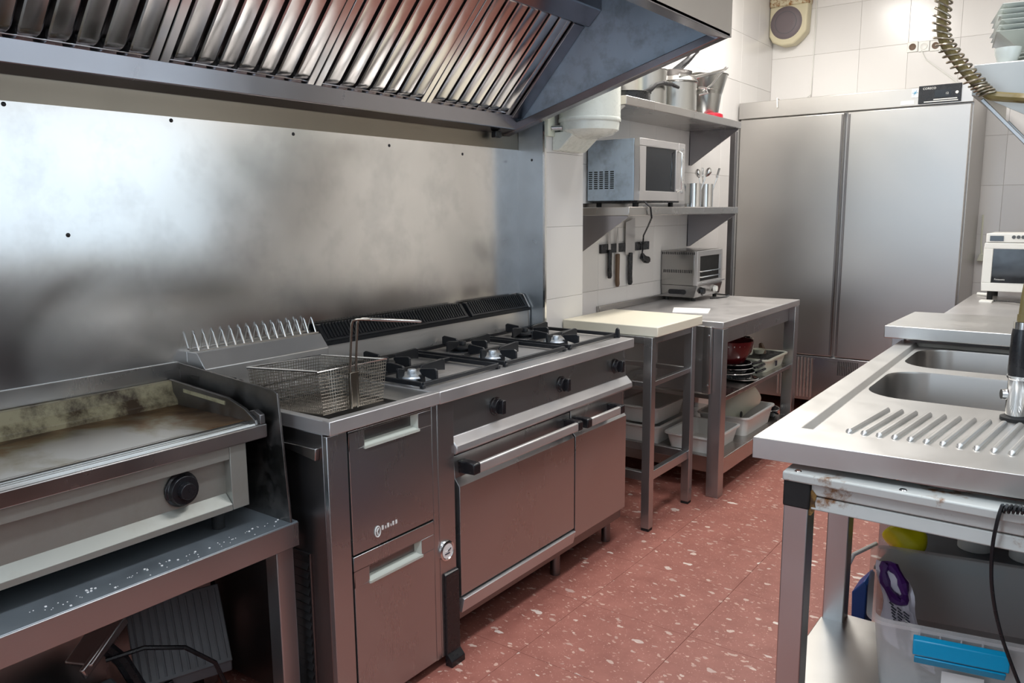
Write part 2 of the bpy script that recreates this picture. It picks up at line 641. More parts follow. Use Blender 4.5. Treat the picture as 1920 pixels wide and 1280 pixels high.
# ================================================================ SETTING
H = 3.05
wl = obj('wall_left', MB().box(-0.12, -0.006, -2.6, 4.92, 0, H), 'grout', kind='structure')
wb = obj('wall_back', MB().box(-0.12, 2.47, 4.806, 4.92, 0, H), 'grout', kind='structure')
wr = obj('wall_right', MB().box(2.35, 2.47, -2.6, 4.8, 0, H), 'tiled', kind='structure')
obj('dark_reflection_panel', MB().box(2.338, 2.3499, -2.6, 1.9, 0, 1.08), 'steel_dark', wr)  # unseen dark panel added to darken the lower reflections in the backsplash
wn = obj('wall_near', MB().box(-0.12, 2.47, -2.72, -2.6, 0, H), 'tiled', kind='structure')
cl = obj('ceiling', MB().box(-0.12, 2.47, -2.72, 4.92, H, H + 0.1), 'plaster', kind='structure')
fl = obj('floor', MB().box(-0.12, 2.47, -2.72, 4.92, -0.08, -0.003), 'floor_grout', kind='structure')
# the pillar that ends the cooking line
col_ = obj('wall_pillar', MB().box(-0.005, 0.129, 1.614, 1.924, 0, H), 'grout', kind='structure')


def tile_mesh(w_, h_, t, ax):
    g = 0.0005
    b = 0.0010 if ax != 'z' else 0.0005
    a, c = w_ / 2 - g, h_ / 2 - g
    vs = []
    for d, s_ in ((0, 0), (t - b, 0), (t, b)):
        for i, j in ((-1, -1), (1, -1), (1, 1), (-1, 1)):
            u, v = i * (a - s_), j * (c - s_)
            vs.append({'x': (d, u, v), 'y': (u, -d, v), 'z': (u, v, d)}[ax])
    fs = [(3, 2, 1, 0), (8, 9, 10, 11)]
    for L_ in (0, 4):
        for k in range(4):
            fs.append((L_ + k, L_ + (k + 1) % 4, L_ + 4 + (k + 1) % 4, L_ + 4 + k))
    mb = MB().add(vs, fs)
    return mesh_from(mb, smooth=False)


def tiles(parent, cells, ax, off, t, mat, name='tile'):
    cache = {}
    for (u0, u1, v0, v1) in cells:
        k = (round(u1 - u0, 4), round(v1 - v0, 4))
        if k not in cache:
            me = tile_mesh(k[0], k[1], t, ax)
            me.materials.append(M[mat])
            cache[k] = me
        o = bpy.data.objects.new(name, cache[k])
        COL.objects.link(o)
        o.parent = parent
        u, v = (u0 + u1) / 2, (v0 + v1) / 2
        p = {'x': (off, u, v), 'y': (u, off, v), 'z': (u, v, off)}[ax]
        o.location = Vector(p) - W[parent.name]


def grid(a0, a1, lines_from, step, b0, b1, blines_from, bstep):
    def cuts(lo, hi, base, st):
        k = math.ceil((lo - base) / st + 1e-6)
        c = [lo]
        while base + k * st < hi - 1e-4:
            c.append(base + k * st)
            k += 1
        c.append(hi)
        return [(p, q) for p, q in zip(c, c[1:]) if q - p > 0.01]
    return [(p, q, r, s_) for p, q in cuts(a0, a1, lines_from, step) for r, s_ in cuts(b0, b1, blines_from, bstep)]


tiles(wl, grid(1.925, 4.80, 2.93, 0.316, 0.0, H, 0.98, 0.316), 'x', -0.006, 0.006, 'tile')
tiles(wb, grid(0.0, 2.35, 0.608, 0.309, 0.0, H, 2.475, 0.316), 'y', 4.806, 0.006, 'tile')
tiles(col_, grid(1.608, 1.924, 1.608, 0.316, 0.0, H, 1.0, 0.317), 'x', 0.129, 0.006, 'tile')
fcells = grid(0.0, 2.35, 1.10, 0.40, -2.6, 4.80, 1.02, 0.40)
tiles(fl, fcells, 'z', -0.003, 0.003, 'terrazzo')

wn2 = obj('window_2', MB().box(0.24, 1.46, -2.6, -2.585, 0.66, 2.24), 'white', kind='structure')
wnd = obj('window_1', MB().panel_hole('x', 2.332, 2.350, 0.06, 1.64, 1.13, 2.01, 0.11, 1.59, 1.18, 1.96), 'white', kind='structure')
obj('pane', MB().box(2.334, 2.349, 0.11, 1.59, 1.18, 1.96), 'porcelain', wnd)
# steel cladding behind the cooking line
crn = thing('pillar_cladding', 'narrow steel sheet cladding the pillar at the far end of the cooking line', 'cladding', (0.07, YR, 0.6))
obj('corner_sheet', MB().box(0.0, 0.137, YR - 0.004, YR + 0.0055, 0.60, 1.80), 'steel_corner', crn)
obj('edge_trim', MB().box(0.129, 0.139, YR - 0.006, YR + 0.0058, 0.60, 2.1), 'chrome', crn)
cld = thing('steel_backsplash', 'large smeared stainless steel backsplash sheet on the wall behind the cooking line', 'backsplash', (0, -0.4, 0.0))
obj('sheet', MB().box(-0.006, 0.0, -2.4, YR - 0.0005, 0.0, 1.648), 'steel_wall', cld)
obj('upper_sheet', MB().prism([(-0.006, 1.648), (-0.0005, 1.648), (-0.003, 1.80), (-0.006, 1.80)], 'y', -2.4, YR - 0.0005), 'steel_upper', cld, label='upper strip of the backsplash with the brown hood reflection painted in')
sc_me = mesh_from(MB().lathe([(0, 0.003), (0.0035, 0.0025), (0.0055, 0.001), (0.0055, 0)], (0, 0, 0), 10, 'x'))
sc_me.materials.append(M['black'])
for y, z in ((-0.434, 1.64), (-0.017, 1.638), (0.395, 1.631), (0.817, 1.621), (1.224, 1.612), (-0.318, 1.335), (-0.86, 1.64)):
    o = bpy.data.objects.new('screw', sc_me)
    COL.objects.link(o)
    o.parent = cld
    o.location = Vector((0.0, y, z)) - W[cld.name]
o = bpy.data.objects.new('screw', sc_me)
COL.objects.link(o)
o.parent = crn
o.rotation_euler = (0, 0, -PI / 2)
o.location = Vector((0.071, YR - 0.004, 1.603)) - W[crn.name]

# ================================================================ EXTRACTOR HOOD
YH = 1.52
hood = thing('extractor_hood', 'big stainless steel extractor hood with ribbed grease filters above the cooking line', 'extractor hood', (0.5, 0, 1.7))
obj('end_panel', MB().prism([(0.0, 1.705), (0.965, 1.985), (0.965, 2.62), (0.0, 2.62)], 'y', YH, YH + 0.012), 'steel_side', hood, label='bluish steel end panel of the hood')
obj('end_rim', MB().prism([(0.0, 1.700), (0.972, 1.981), (0.972, 2.012), (0.0, 1.732)], 'y', YH - 0.028, YH + 0.016), 'steel_hood', hood, 0.003, label='folded rim along the lower edge of the end panel')
obj('front_panel', MB().prism([(0.955, 1.978), (0.975, 1.978), (0.975, 2.62), (0.962, 2.62)], 'y', -2.2, YH + 0.014), 'steel_fridge', hood, 0.002)
obj('front_rim', MB().box(0.925, 0.975, -2.2, YH, 1.976, 1.990), 'steel_hood', hood, 0.002)
obj('roof', MB().box(0.0, 0.97, -2.2, YH, 2.60, 2.62), 'steel_dark', hood)
obj('rear_lip', MB().prism([(0.0, 1.708), (0.070, 1.722), (0.072, 1.738), (0.078, 1.775), (0.070, 1.790), (0.0, 1.790)], 'y', -2.2, YH - 0.012), 'steel_hood', hood, 0.003)
obj('filter_frame', MB().prism([(0.345, 2.105), (0.405, 2.088), (0.459, 2.141), (0.463, 2.60), (0.345, 2.60)], 'y', -2.2, YH - 0.002), 'steel_hood', hood, 0.003, label='upper gutter holding the tops of the filters')
obj('rail_end', MB().prism([(0.055, 1.775), (0.085, 1.765), (0.385, 2.092), (0.355, 2.12)], 'y', YH - 0.075, YH - 0.002), 'steel_hood', hood, 0.002)
obj('latch', MB().box(0.02, 0.045, 1.386, 1.425, 1.686, 1.712), 'black', hood, 0.003)
A0 = Vector((0.070, 0, 1.785))
A1 = Vector((0.372, 0, 2.112))
Sd = (A1 - A0).normalized()
Nd = Vector((Sd.z, 0, -Sd.x))
LEN = (A1 - A0).length
FW = 0.508


def fp(u, v, d):   # u along y, v up the slope, d towards the room
    p = A0 + Sd * v + Nd * d
    return (p.x, u, p.z)


def baffle_mesh(wd, hd, L0, L1):
    # channel with a rounded scoop at its lower end
    prof = [(-wd / 2, 0), (-wd / 2 * 0.95, hd * 0.80), (-wd / 2 * 0.80, hd), (wd / 2 * 0.10, hd * 0.86), (wd / 2 * 0.78, hd), (wd / 2 * 0.95, hd * 0.75), (wd / 2, 0)]
    rows = [(L0, 0.0, 0.62), (L0 + 0.006, 0.5, 0.80), (L0 + 0.016, 0.85, 0.93), (L0 + 0.030, 1.0, 1.0), (L1, 1.0, 1.0)]
    vs = []
    for v, k, kw in rows:
        for a, d in prof:
            vs.append(fp(a * kw, v, d * k + 0.002))
    n = len(prof)
    fs = [(i * n + j, i * n + j + 1, (i + 1) * n + j + 1, (i + 1) * n + j) for i in range(len(rows) - 1) for j in range(n - 1)]
    fs.append(tuple((len(rows) - 1) * n + j for j in range(n)))
    return vs, fs


prev = None
for k in range(7):
    y1 = 1.437 - k * FW
    y0 = y1 - FW + 0.004
    yc = (y0 + y1) / 2
    if prev is None:
        mb = MB()
        def slab(u0, u1, v0, v1, d0, d1):
            vs = [fp(u, v, d) for u in (u0, u1) for v in (v0, v1) for d in (d0, d1)]
            mb.add(vs, [(0, 1, 3, 2), (4, 6, 7, 5), (0, 4, 5, 1), (2, 3, 7, 6), (0, 2, 6, 4), (1, 5, 7, 3)])
        slab(y0, y0 + 0.026, -0.012, LEN, -0.03, 0.012)
        slab(y1 - 0.026, y1, -0.012, LEN, -0.03, 0.012)
        slab(y0 + 0.026, y1 - 0.026, -0.012, 0.004, -0.03, 0.004)
        fr = obj('grease_filter', mb, 'baffle', hood, 0.002, label='removable baffle filter frame')
        mb = MB()
        slab(y0 + 0.02, y1 - 0.02, 0.0, LEN, -0.045, -0.035)
        obj('backing', mb, 'steel_dark', fr)
        nb = 7
        pitch = (FW - 0.004 - 0.052) / nb
        vs, fs = baffle_mesh(pitch * 0.84, 0.016, 0.004, LEN)
        bmv = MB().add([(v[0], v[1] + y0 + 0.026 + pitch * 0.5, v[2]) for v in vs], fs)
        b0 = obj('baffle', bmv, 'baffle', fr)
        for j in range(1, nb):
            c = b0.copy()
            COL.objects.link(c)
            c.location = b0.location + Vector((0, pitch * j, 0))
        prev = fr
    else:
        c = copy_tree(prev, hood)
        c.location = prev.location + Vector((0, -FW, 0))
        prev = c

# ================================================================ FRYER CABINET
YF = 0.412
fry = thing('deep_fryer', 'steel deep fryer cabinet with two pull doors left of the gas range', 'fryer', (0.28, 0.2, 0))
obj('carcass', MB().box(0.02, 0.545, 0.0, 0.384, 0.032, 0.834).box(0.02, 0.545, 0.384, YF, 0.032, 0.834), 'steel_dark', fry, 0.002)
obj('front_stile', MB().box(0.545, 0.562, 0.0, 0.066, 0.032, 0.830), 'steel_front', fry, 0.002)
obj('front_stile', MB().box(0.545, 0.562, 0.388, YF - 0.001, 0.032, 0.830), 'steel_front', fry, 0.002)


def pull(doorname, z0, z1, hz0, hz1, lab):
    d = obj(doorname, MB().panel_hole('x', 0.548, 0.5645, 0.070, 0.384, z0, z1, 0.124, 0.330, hz0, hz1), 'steel_front', fry, 0.0015, label=lab)
    q = MB()
    a, b, c, e = 0.124, 0.330, hz0, hz1
    # tapered scoop
    fo = [(0.564, a, c), (0.564, b, c), (0.564, b, e), (0.564, a, e)]
    ba = [(0.530, a + 0.02, c + 0.018), (0.530, b - 0.02, c + 0.018), (0.530, b - 0.02, e - 0.004), (0.530, a + 0.02, e - 0.004)]
    q.add(fo + ba, [(0, 1, 5, 4), (1, 2, 6, 5), (2, 3, 7, 6), (3, 0, 4, 7), (4, 5, 6, 7)])
    q.bar((0.566, a - 0.002, c - 0.002), (0.566, b + 0.002, c - 0.002), 0.006, 0.007)
    obj('handle_recess', q, 'recess', d, label='pale recessed pull handle')
    return d


d1 = pull('door', 0.490, 0.828, 0.776, 0.822, 'upper fryer door')
pull('door', 0.036, 0.484, 0.398, 0.443, 'lower fryer door')
lg = MB()
lg.tube([(0.566, 0.158 + 0.010 * math.cos(a), 0.528 + 0.015 * math.sin(a)) for a in [i * PI / 6 for i in range(12)]], 0.0018, 5, closed=True)
lg.tube([(0.566, 0.158, 0.520), (0.566, 0.155, 0.530), (0.566, 0.161, 0.538)], 0.0022, 5)
x_ = 0.174
for wd in (0.010, 0.005, 0.010, 0.004, 0.009, 0.009):
    lg.box(0.5646, 0.5655, x_, x_ + wd * 0.7, 0.527, 0.530 + wd * 0.9)
    x_ += wd + 0.003
obj('worn_emblem', lg, 'led', d1, label='worn pale flame emblem and lettering')
# worktop with recessed frying well
px0, px1, py0, py1 = 0.150, 0.550, 0.024, 0.402
mb = MB()
out = [(0.06, 0.0), (XR, 0.0), (XR, YF - 0.001), (0.06, YF - 0.001)]
mb.box(0.06, px0, 0, YF - 0.001, 0.834, ZR).box(px1, XR, 0, YF - 0.001, 0.834, ZR)
mb.box(px0, px1, 0, py0, 0.834, ZR).box(px0, px1, py1, YF - 0.001, 0.834, ZR)
obj('worktop', mb, 'steel_top', fry, 0.002)
mb = MB()
o1 = [(px0, py0), (px1, py0), (px1, py1), (px0, py1)]
i1 = [(px0 + 0.02, py0 + 0.02), (px1 - 0.035, py0 + 0.02), (px1 - 0.035, py1 - 0.05), (px0 + 0.02, py1 - 0.05)]
w0, w1, w2, w3 = i1[0][0] + 0.012, i1[1][0] - 0.02, i1[0][1] + 0.012, i1[2][1] - 0.03
for k in range(4):
    a, b, c, d = o1[k], o1[(k + 1) % 4], i1[(k + 1) % 4], i1[k]
    mb.quad((*a, ZR - 0.003), (*b, ZR - 0.003), (*c, 0.852), (*d, 0.852))
ii = [(w0, w2), (w1, w2), (w1, w3), (w0, w3)]
for k in range(4):
    a, b, c, d = i1[k], i1[(k + 1) % 4], ii[(k + 1) % 4], ii[k]
    mb.quad((*a, 0.852), (*b, 0.852), (*c, 0.851), (*d, 0.851))
    mb.quad((*c, 0.851), (*d, 0.851), (*d, 0.842), (*c, 0.842))
obj('well_surround', mb, 'steel_sink', fry)
obj('fat_surface', MB().box(w0, w1, w2, w3, 0.838, 0.8425), 'grime', fry, label='dark frying fat in the well')
obj('rear_box', MB().prism([(0.0, 0.872), (0.0, 0.997), (0.050, 0.997), (0.086, 0.953), (0.080, 0.872)], 'y', -0.022, 0.425), 'steel_light', fry, 0.002, label='raised rear housing with a chamfered front')
mb = MB()
for i in range(17):
    z = 0.47 - i * 0.024
    mb.prism([(-0.001, z), (-0.009, z - 0.016), (-0.001, z - 0.018)], 'x', 0.365, 0.470)
obj('side_louvres', mb, 'steel_dark', fry, kind='stuff')
mb = MB().box(0.355, 0.362, -0.006, 0, 0.04, 0.50).box(0.474, 0.481, -0.006, 0, 0.04, 0.50).box(0.355, 0.481, -0.006, 0, 0.49, 0.50)
obj('louvre_frame', mb, 'steel_dark', fry, 0.001)
obj('side_grip', MB().prism([(0.40, 0.795), (0.535, 0.798), (0.53, 0.765), (0.40, 0.782)], 'y', -0.014, 0.0), 'steel', fry, 0.002, label='small light scoop grip on the side panel')
obj('heating_bracket', MB().tube([(0.115, 0.020, 0.90), (0.15, 0.02, 0.905), (0.17, 0.03, 0.915), (0.20, 0.03, 0.90)], 0.013, 8).box(0.10, 0.135, 0.008, 0.045, 0.872, 0.925), 'black', fry, 0.003)
for x, y in ((0.08, 0.05), (0.50, 0.05), (0.08, 0.36), (0.50, 0.36)):
    obj('leg', MB().cyl((x, y, 0), (x, y, 0.034), 0.02), 'steel_dark', fry)

# wire rack lying on the rear housing
rack = thing('wire_rack', 'zigzag chrome wire rack standing on top of the fryer housing', 'rack', (0.025, 0.2, 0.997))
mb = MB().tube([(0.004, -0.016, 1.002), (0.004, 0.418, 1.002)], 0.0028, 6)
mb.tube([(0.046, -0.010, 1.001), (0.046, 0.418, 1.001)], 0.0028, 6)
obj('rail', mb, 'wire_bright', rack)
w0_ = obj('peak_wire', MB().tube([(0.046, -0.012, 1.002), (0.030, -0.012, 1.044), (0.026, -0.012, 1.050), (0.022, -0.012, 1.044), (0.004, -0.012, 1.002)], 0.0024, 6), 'wire_bright', rack)
for k in range(1, 15):
    c = w0_.copy()
    COL.objects.link(c)
    c.location = w0_.location + Vector((0, k * 0.0300, 0))

# frying basket
bas = thing('frying_basket', 'rectangular wire mesh frying basket with a tall hooked handle in the fryer', 'frying basket', (0.34, 0.16, 0.85))
T = [Vector(p) for p in ((0.182, 0.048, 0.958), (0.484, 0.046, 0.980), (0.500, 0.276, 0.980), (0.200, 0.296, 0.958))]
Bt = [Vector(p) for p in ((0.205, 0.050, 0.846), (0.497, 0.048, 0.868), (0.508, 0.250, 0.868), (0.215, 0.270, 0.846))]
mb = MB()


def lerp(a, b, t):
    return a + (b - a) * t


def wires(a, b, c, d, n1, n2, r=0.00085):
    # surface a-b (bottom edge) d-c (top edge)
    for i in range(n1 + 1):
        t = i / n1
        mb.tube([lerp(a, b, t), lerp(d, c, t)], r, 4, caps=False)
    for j in range(n2 + 1):
        t = j / n2
        mb.tube([lerp(a, d, t), lerp(b, c, t)], r, 4, caps=False)


for k in range(4):
    n1 = 36 if k % 2 == 0 else 28
    wires(Bt[k], Bt[(k + 1) % 4], T[(k + 1) % 4], T[k], n1, 13)
wires(Bt[0], Bt[1], Bt[2], Bt[3], 36, 28)
obj('wire_mesh', mb, 'wire', bas, kind='stuff', smooth=False)
obj('rim', MB().tube(T, 0.0032, 8, closed=True), 'wire_bright', bas)
obj('bottom_rim', MB().tube(Bt, 0.0022, 8, closed=True), 'wire', bas)
h = MB()
for dy in (-0.010, 0.010):
    h.tube([(0.508, 0.146 + dy, 0.868), (0.505, 0.148 + dy, 0.98), (0.515, 0.150 + dy, 1.095), (0.517, 0.152 + dy, 1.104), (0.525, 0.160 + dy, 1.108), (0.57, 0.275 + dy * 0.7, 1.093)], 0.0032, 7)
obj('handle', h, 'wire', bas, label='hooked double-wire handle')
obj('handle_plate', MB().box(0.500, 0.509, 0.134, 0.164, 0.872, 0.965), 'wire', bas, 0.001)
obj('grip', MB().bar((0.535, 0.185, 1.1055), (0.59, 0.322, 1.088), 0.022, 0.006), 'chrome', bas, 0.002)

# ================================================================ GAS RANGE
rg = thing('gas_range', 'six burner gas range with oven door and cupboard between fryer and cutting board', 'gas range', (0.28, 1.0, 0))
obj('carcass', MB().box(0.02, 0.535, YF + 0.075, 1.585, 0.10, 0.83), 'steel_dark', rg, 0.002)
obj('side_panel', MB().box(0.02, 0.535, 1.585, 1.600, 0.158, 0.83), 'steel', rg, 0.001)
obj('worktop', MB().box(0.055, XR, YF, YR, 0.832, ZR), 'steel_top', rg, 0.003)
obj('front_post', MB().box(0.02, 0.562, YF + 0.0005, 0.486, 0.032, 0.832), 'steel_front', rg, 0.002)
obj('knob_panel', MB().prism([(0.50, 0.832), (0.538, 0.832), (0.546, 0.712), (0.50, 0.70)], 'y', 0.487, 1.596), 'steel_front', rg, 0.001)
tr = obj('drip_trim', MB().prism([(0.50, 0.712), (0.546, 0.712), (0.572, 0.686), (0.574, 0.668), (0.566, 0.660), (0.50, 0.660)], 'y', 0.487, 1.604), 'steel_top', rg, 0.003, label='bright angled strip under the knobs')


def knob(par, x, y, z, r=0.029, big=False):
    k = obj('knob', MB().lathe([(0, 0.0), (r * 1.06, 0.0), (r * 1.06, 0.006), (r * 0.92, 0.010), (r * 0.86, 0.022), (0, 0.022)], (x, y, z), 24, 'x'), 'black', par, 0.001, label='black control knob')
    if big:
        obj('grip', MB().lathe([(0, 0.022), (r * 0.52, 0.022), (r * 0.48, 0.036), (0, 0.036)], (x, y, z), 20, 'x'), 'black', k, 0.001)
    else:
        obj('grip', MB().box(x + 0.02, x + 0.040, y - 0.008, y + 0.010, z - r * 0.80, z + r * 0.80), 'black', k, 0.003)
    return k


for y, z in ((0.716, 0.762), (1.107, 0.764), (1.511, 0.767)):
    knob(rg, 0.541, y, z)


def door(name, y0, y1, z0, z1):
    return obj(name, MB().prism([(0.535, z0), (0.566, z0), (0.569, z0 + 0.004), (0.569, 0.555), (0.550, 0.578), (0.546, z1), (0.535, z1)], 'y', y0, y1), 'steel_front', rg, 0.0015)


ov = door('oven_door', 0.500, 1.160, 0.198, 0.648)
cu = door('cupboard_door', 1.168, 1.560, 0.158, 0.652)
obj('header', MB().box(0.50, 0.546, 0.490, 1.60, 0.652, 0.661), 'steel_front', rg, 0.001)
obj('drawer_front', MB().prism([(0.535, 0.142), (0.566, 0.142), (0.578, 0.190), (0.570, 0.192), (0.535, 0.185)], 'y', 0.503, 1.160), 'steel_top', rg, 0.0015, label='pale drawer strip under the oven door')


def bar_handle(par, y0, y1, z):
    hb = obj('handle', MB().box(0.594, 0.610, y0 + 0.02, y1 - 0.016, z - 0.016, z + 0.016), 'steel_light', par, 0.005, label='flat steel bar handle', seg=3)
    for y in (y0, y1 - 0.03):
        obj('handle_bracket', MB().prism([(0.546, z - 0.020), (0.612, z - 0.016), (0.612, z + 0.017), (0.60, z + 0.020), (0.546, z + 0.020)], 'y', y, y + 0.032), 'black', par, 0.004, label='black handle bracket')


bar_handle(ov, 0.520, 1.150, 0.610)
bar_handle(cu, 1.186, 1.468, 0.606)
obj('thermometer', MB().lathe([(0, 0.006), (0.024, 0.006), (0.026, 0.009), (0.031, 0.007), (0.032, 0)], (0.562, 0.438, 0.372), 28, 'x'), 'chrome', rg)
obj('thermometer_face', MB().lathe([(0, 0.0075), (0.023, 0.0075)], (0.562, 0.438, 0.372), 24, 'x').box(0.5695, 0.5705, 0.428, 0.438, 0.371, 0.373), 'paper', rg)
obj('thermometer_needle', MB().bar((0.571, 0.438, 0.372), (0.571, 0.452, 0.378), 0.002, 0.002).box(0.570, 0.571, 0.425, 0.447, 0.363, 0.366), 'ink', rg)
tb = MB().prism([(0.562, 0.0), (0.590, 0.0), (0.590, 0.02), (0.572, 0.04), (0.572, 0.296), (0.562, 0.302)], 'y', 0.424, 0.486)
obj('lever_box', tb, 'black', rg, 0.002, label='glossy black upright plate at the foot')
for x in (0.08, 0.49):
    for y in (0.55, 1.15, 1.54):
        obj('leg', MB().cyl((x, y, 0), (x, y, 0.11), 0.019), 'steel_dark', rg)
obj('shade_block', MB().box(0.03, 0.40, 0.50, 1.56, 0.0, 0.10), 'black_matte', rg)  # black block added to deepen the shade under the range
# flue along the back
obj('flue_front', MB().prism([(0.010, 0.870), (0.060, 0.870), (0.057, 0.962), (0.010, 0.995)], 'y', 0.426, 1.590), 'steel_light', rg, 0.002)
gf = None
for y0, y1 in ((0.430, 1.165), (1.190, 1.580)):
    g = obj('flue_grille', MB().prism([(0.012, 0.996), (0.064, 0.962), (0.066, 0.972), (0.030, 1.020), (0.012, 1.022)], 'y', y0, y1), 'iron', rg, 0.001, label='black slatted flue grille')
    mb = MB()
    n = int((y1 - y0 - 0.02) / 0.014)
    for i in range(n):
        y = y0 + 0.015 + i * 0.014
        mb.prism([(0.060, 0.975), (0.064, 0.980), (0.031, 1.025), (0.026, 1.022)], 'y', y, y + 0.006)
    obj('slat', mb, 'iron', g, kind='stuff')
obj('flue_trim', MB().prism([(0.056, 0.955), (0.068, 0.955), (0.069, 0.968), (0.060, 0.968)], 'y', 0.426, 1.590), 'iron', rg)
obj('flue_end', MB().prism([(0.008, 0.870), (0.062, 0.870), (0.064, 0.968), (0.030, 1.024), (0.008, 1.026)], 'y', 1.588, 1.598), 'steel', rg, 0.001)
# burners and cast-iron grates
SPY = (0.482, 0.888, 1.292)
for i, y in enumerate(SPY):
    for x, big in ((0.400, True), (0.180, False)):
        yy = y if big else y + 0.10
        b = obj('burner', MB().lathe([(0, ZR), (0.058, ZR), (0.056, ZR + 0.004), (0.034, ZR + 0.007), (0.034, ZR + 0.012), (0.050, ZR + 0.015), (0.047, ZR + 0.020), (0.024, ZR + 0.022), (0, ZR + 0.022)], (x, yy, 0), 24), 'cap' if big else 'iron', rg, label='pale alloy burner' if big else 'black rear burner')
        obj('burner_cap', MB().lathe([(0, ZR + 0.022), (0.014, ZR + 0.022), (0.014, ZR + 0.034), (0.012, ZR + 0.037), (0, ZR + 0.037)], (x, yy, 0), 16), 'cap' if big else 'iron', b)
        obj('igniter', MB().cyl((x + 0.045, yy - 0.004, ZR), (x + 0.045, yy - 0.004, ZR + 0.024), 0.012, 0.010, 10), 'black', b)
for i, y in enumerate(SPY):
    x0, x1, y0, y1 = 0.085, 0.505, y - 0.065, y + 0.300
    if i == 2:
        y1 = y + 0.285
    fr = MB()
    zf = ZR + 0.012
    for a, b in (((x0, y0), (x1, y0)), ((x1, y0), (x1, y1)), ((x1, y1), (x0, y1)), ((x0, y1), (x0, y0)), ((0.295, y0), (0.295, y1))):
        fr.bar((*a, zf), (*b, zf), 0.011, 0.014)
    for a in ((x0, y0), (x1, y0), (x1, y1), (x0, y1)):
        fr.box(a[0] - 0.007, a[0] + 0.007, a[1] - 0.007, a[1] + 0.007, ZR, zf)
    g = obj('grate', fr, 'iron', rg, 0.002, label='black cast-iron pan support')
    for cx, ya in ((0.400, y), (0.190, y + 0.10)):
        for dx, dy, L_ in ((0.105, 0, 0.072), (-0.105, 0, 0.072), (0, 1, 0.10), (0, -1, 0.055)):
            p0 = Vector((cx + (dx and math.copysign(0.108, dx)), ya + dy * (0.150 if dy > 0 else 0.10), 0))
            p1 = Vector((cx + (dx and math.copysign(0.034, dx)), ya + dy * 0.034, 0))
            if abs(p0.x - x1) < 0.02:
                p0.x = x1
            p0.y = min(max(p0.y, y0), y1)
            t = (p1 - p0).normalized()
            nrm = Vector((-t.y, t.x, 0)) * 0.0045
            L2 = (p1 - p0).length
            vs = []
            for sgn in (-1, 1):
                for a, z in ((0, ZR + 0.010), (0, ZR + 0.044), (L2 * 0.12, ZR + 0.049), (L2 * 0.92, ZR + 0.043), (L2, ZR + 0.036), (L2 * 0.82, ZR + 0.022), (L2 * 0.4, ZR + 0.016)):
                    q = p0 + t * a + nrm * sgn
                    vs.append((q.x, q.y, z))
            fs = [tuple(range(6, -1, -1)), tuple(range(7, 14))] + [(k, (k + 1) % 7, 7 + (k + 1) % 7, 7 + k) for k in range(7)]
            obj('finger', MB().add(vs, fs), 'iron', g, 0.0015)
obj('grate_end_peg', MB().prism([(0.50, 0.871), (0.524, 0.871), (0.520, 0.905), (0.512, 0.912), (0.506, 0.905)], 'y', 1.575, 1.585), 'iron', rg, 0.001)

# ================================================================ LOW TABLE AND GRIDDLE
lt = thing('low_steel_table', 'low stainless table carrying the griddle at the left edge', 'table', (0.25, -1.0, 0))
LT = 0.598
obj('tabletop', MB().box(0.0, 0.468, -2.2, -0.028, LT - 0.014, LT), 'steel_low', lt, 0.002)
obj('front_edge', MB().box(0.455, 0.470, -2.2, -0.028, LT - 0.066, LT - 0.002), 'steel_front', lt, 0.002)
obj('side_edge', MB().box(0.0, 0.455, -0.036, -0.028, LT - 0.066, LT - 0.014), 'steel_front', lt, 0.002)
obj('leg', MB().box(0.405, 0.4545, -0.089, -0.037, 0, LT - 0.014), 'steel_front', lt, 0.003)
obj('leg', MB().box(0.012, 0.062, -0.089, -0.037, 0, LT - 0.014), 'steel_front', lt, 0.003)
obj('leg', MB().box(0.405, 0.4545, -2.19, -2.14, 0, LT - 0.014), 'steel_front', lt, 0.003)
obj('leg', MB().box(0.012, 0.062, -2.19, -2.14, 0, LT - 0.014), 'steel_front', lt, 0.003)
obj('rear_board', MB().box(0.0, 0.008, -2.1, -0.13, 0.0, LT - 0.07), 'steel', lt)
mb = MB()
for _ in range(90):
    y = -0.9 + random.random() * 0.85
    x = 0.415 + abs(random.gauss(0, 0.012)) if random.random() < .6 else 0.41 + random.random() * 0.05
    r = random.choice((0.0007, 0.0009, 0.0016))
    mb.box(x - r, x + r, y - r, y + r * 1.5, LT, LT + r)
obj('salt_crumbs', mb, 'paper', lt, kind='stuff', label='white salt crumbs scattered on the tabletop')

gd = thing('griddle', 'flat electric griddle with browned plate and one black knob', 'griddle', (0.22, -0.5, LT))
GY = -0.095
obj('body', MB().box(0.03, 0.372, -1.30, GY - 0.03, 0.655, 0.822), 'steel_dark', gd, 0.002)
obj('corner_post', MB().box(0.36, 0.402, GY - 0.075, GY - 0.028, 0.657, 0.822), 'steel_griddle', gd, 0.002)
obj('control_panel', MB().box(0.368, 0.376, -1.30, GY - 0.075, 0.675, 0.80), 'steel_griddle', gd)
obj('panel_header', MB().prism([(0.372, 0.785), (0.402, 0.788), (0.402, 0.822), (0.372, 0.822)], 'y', -1.30, GY - 0.076), 'steel_griddle', gd, 0.001)
obj('panel_sill', MB().prism([(0.372, 0.657), (0.402, 0.657), (0.402, 0.672), (0.375, 0.697)], 'y', -1.30, GY - 0.076), 'steel_griddle', gd, 0.001)
kb = knob(gd, 0.376, -0.290, 0.742, 0.040, True)
obj('front_rail', MB().box(0.350, 0.414, -1.30, -0.066, 0.822, 0.858), 'steel', gd, 0.003)
obj('rail_groove', MB().box(0.372, 0.376, -1.30, -0.085, 0.858, 0.862).box(0.385, 0.388, -1.30, -0.085, 0.858, 0.861).box(0.398, 0.400, -1.30, -0.085, 0.858, 0.8605), 'chrome', gd)
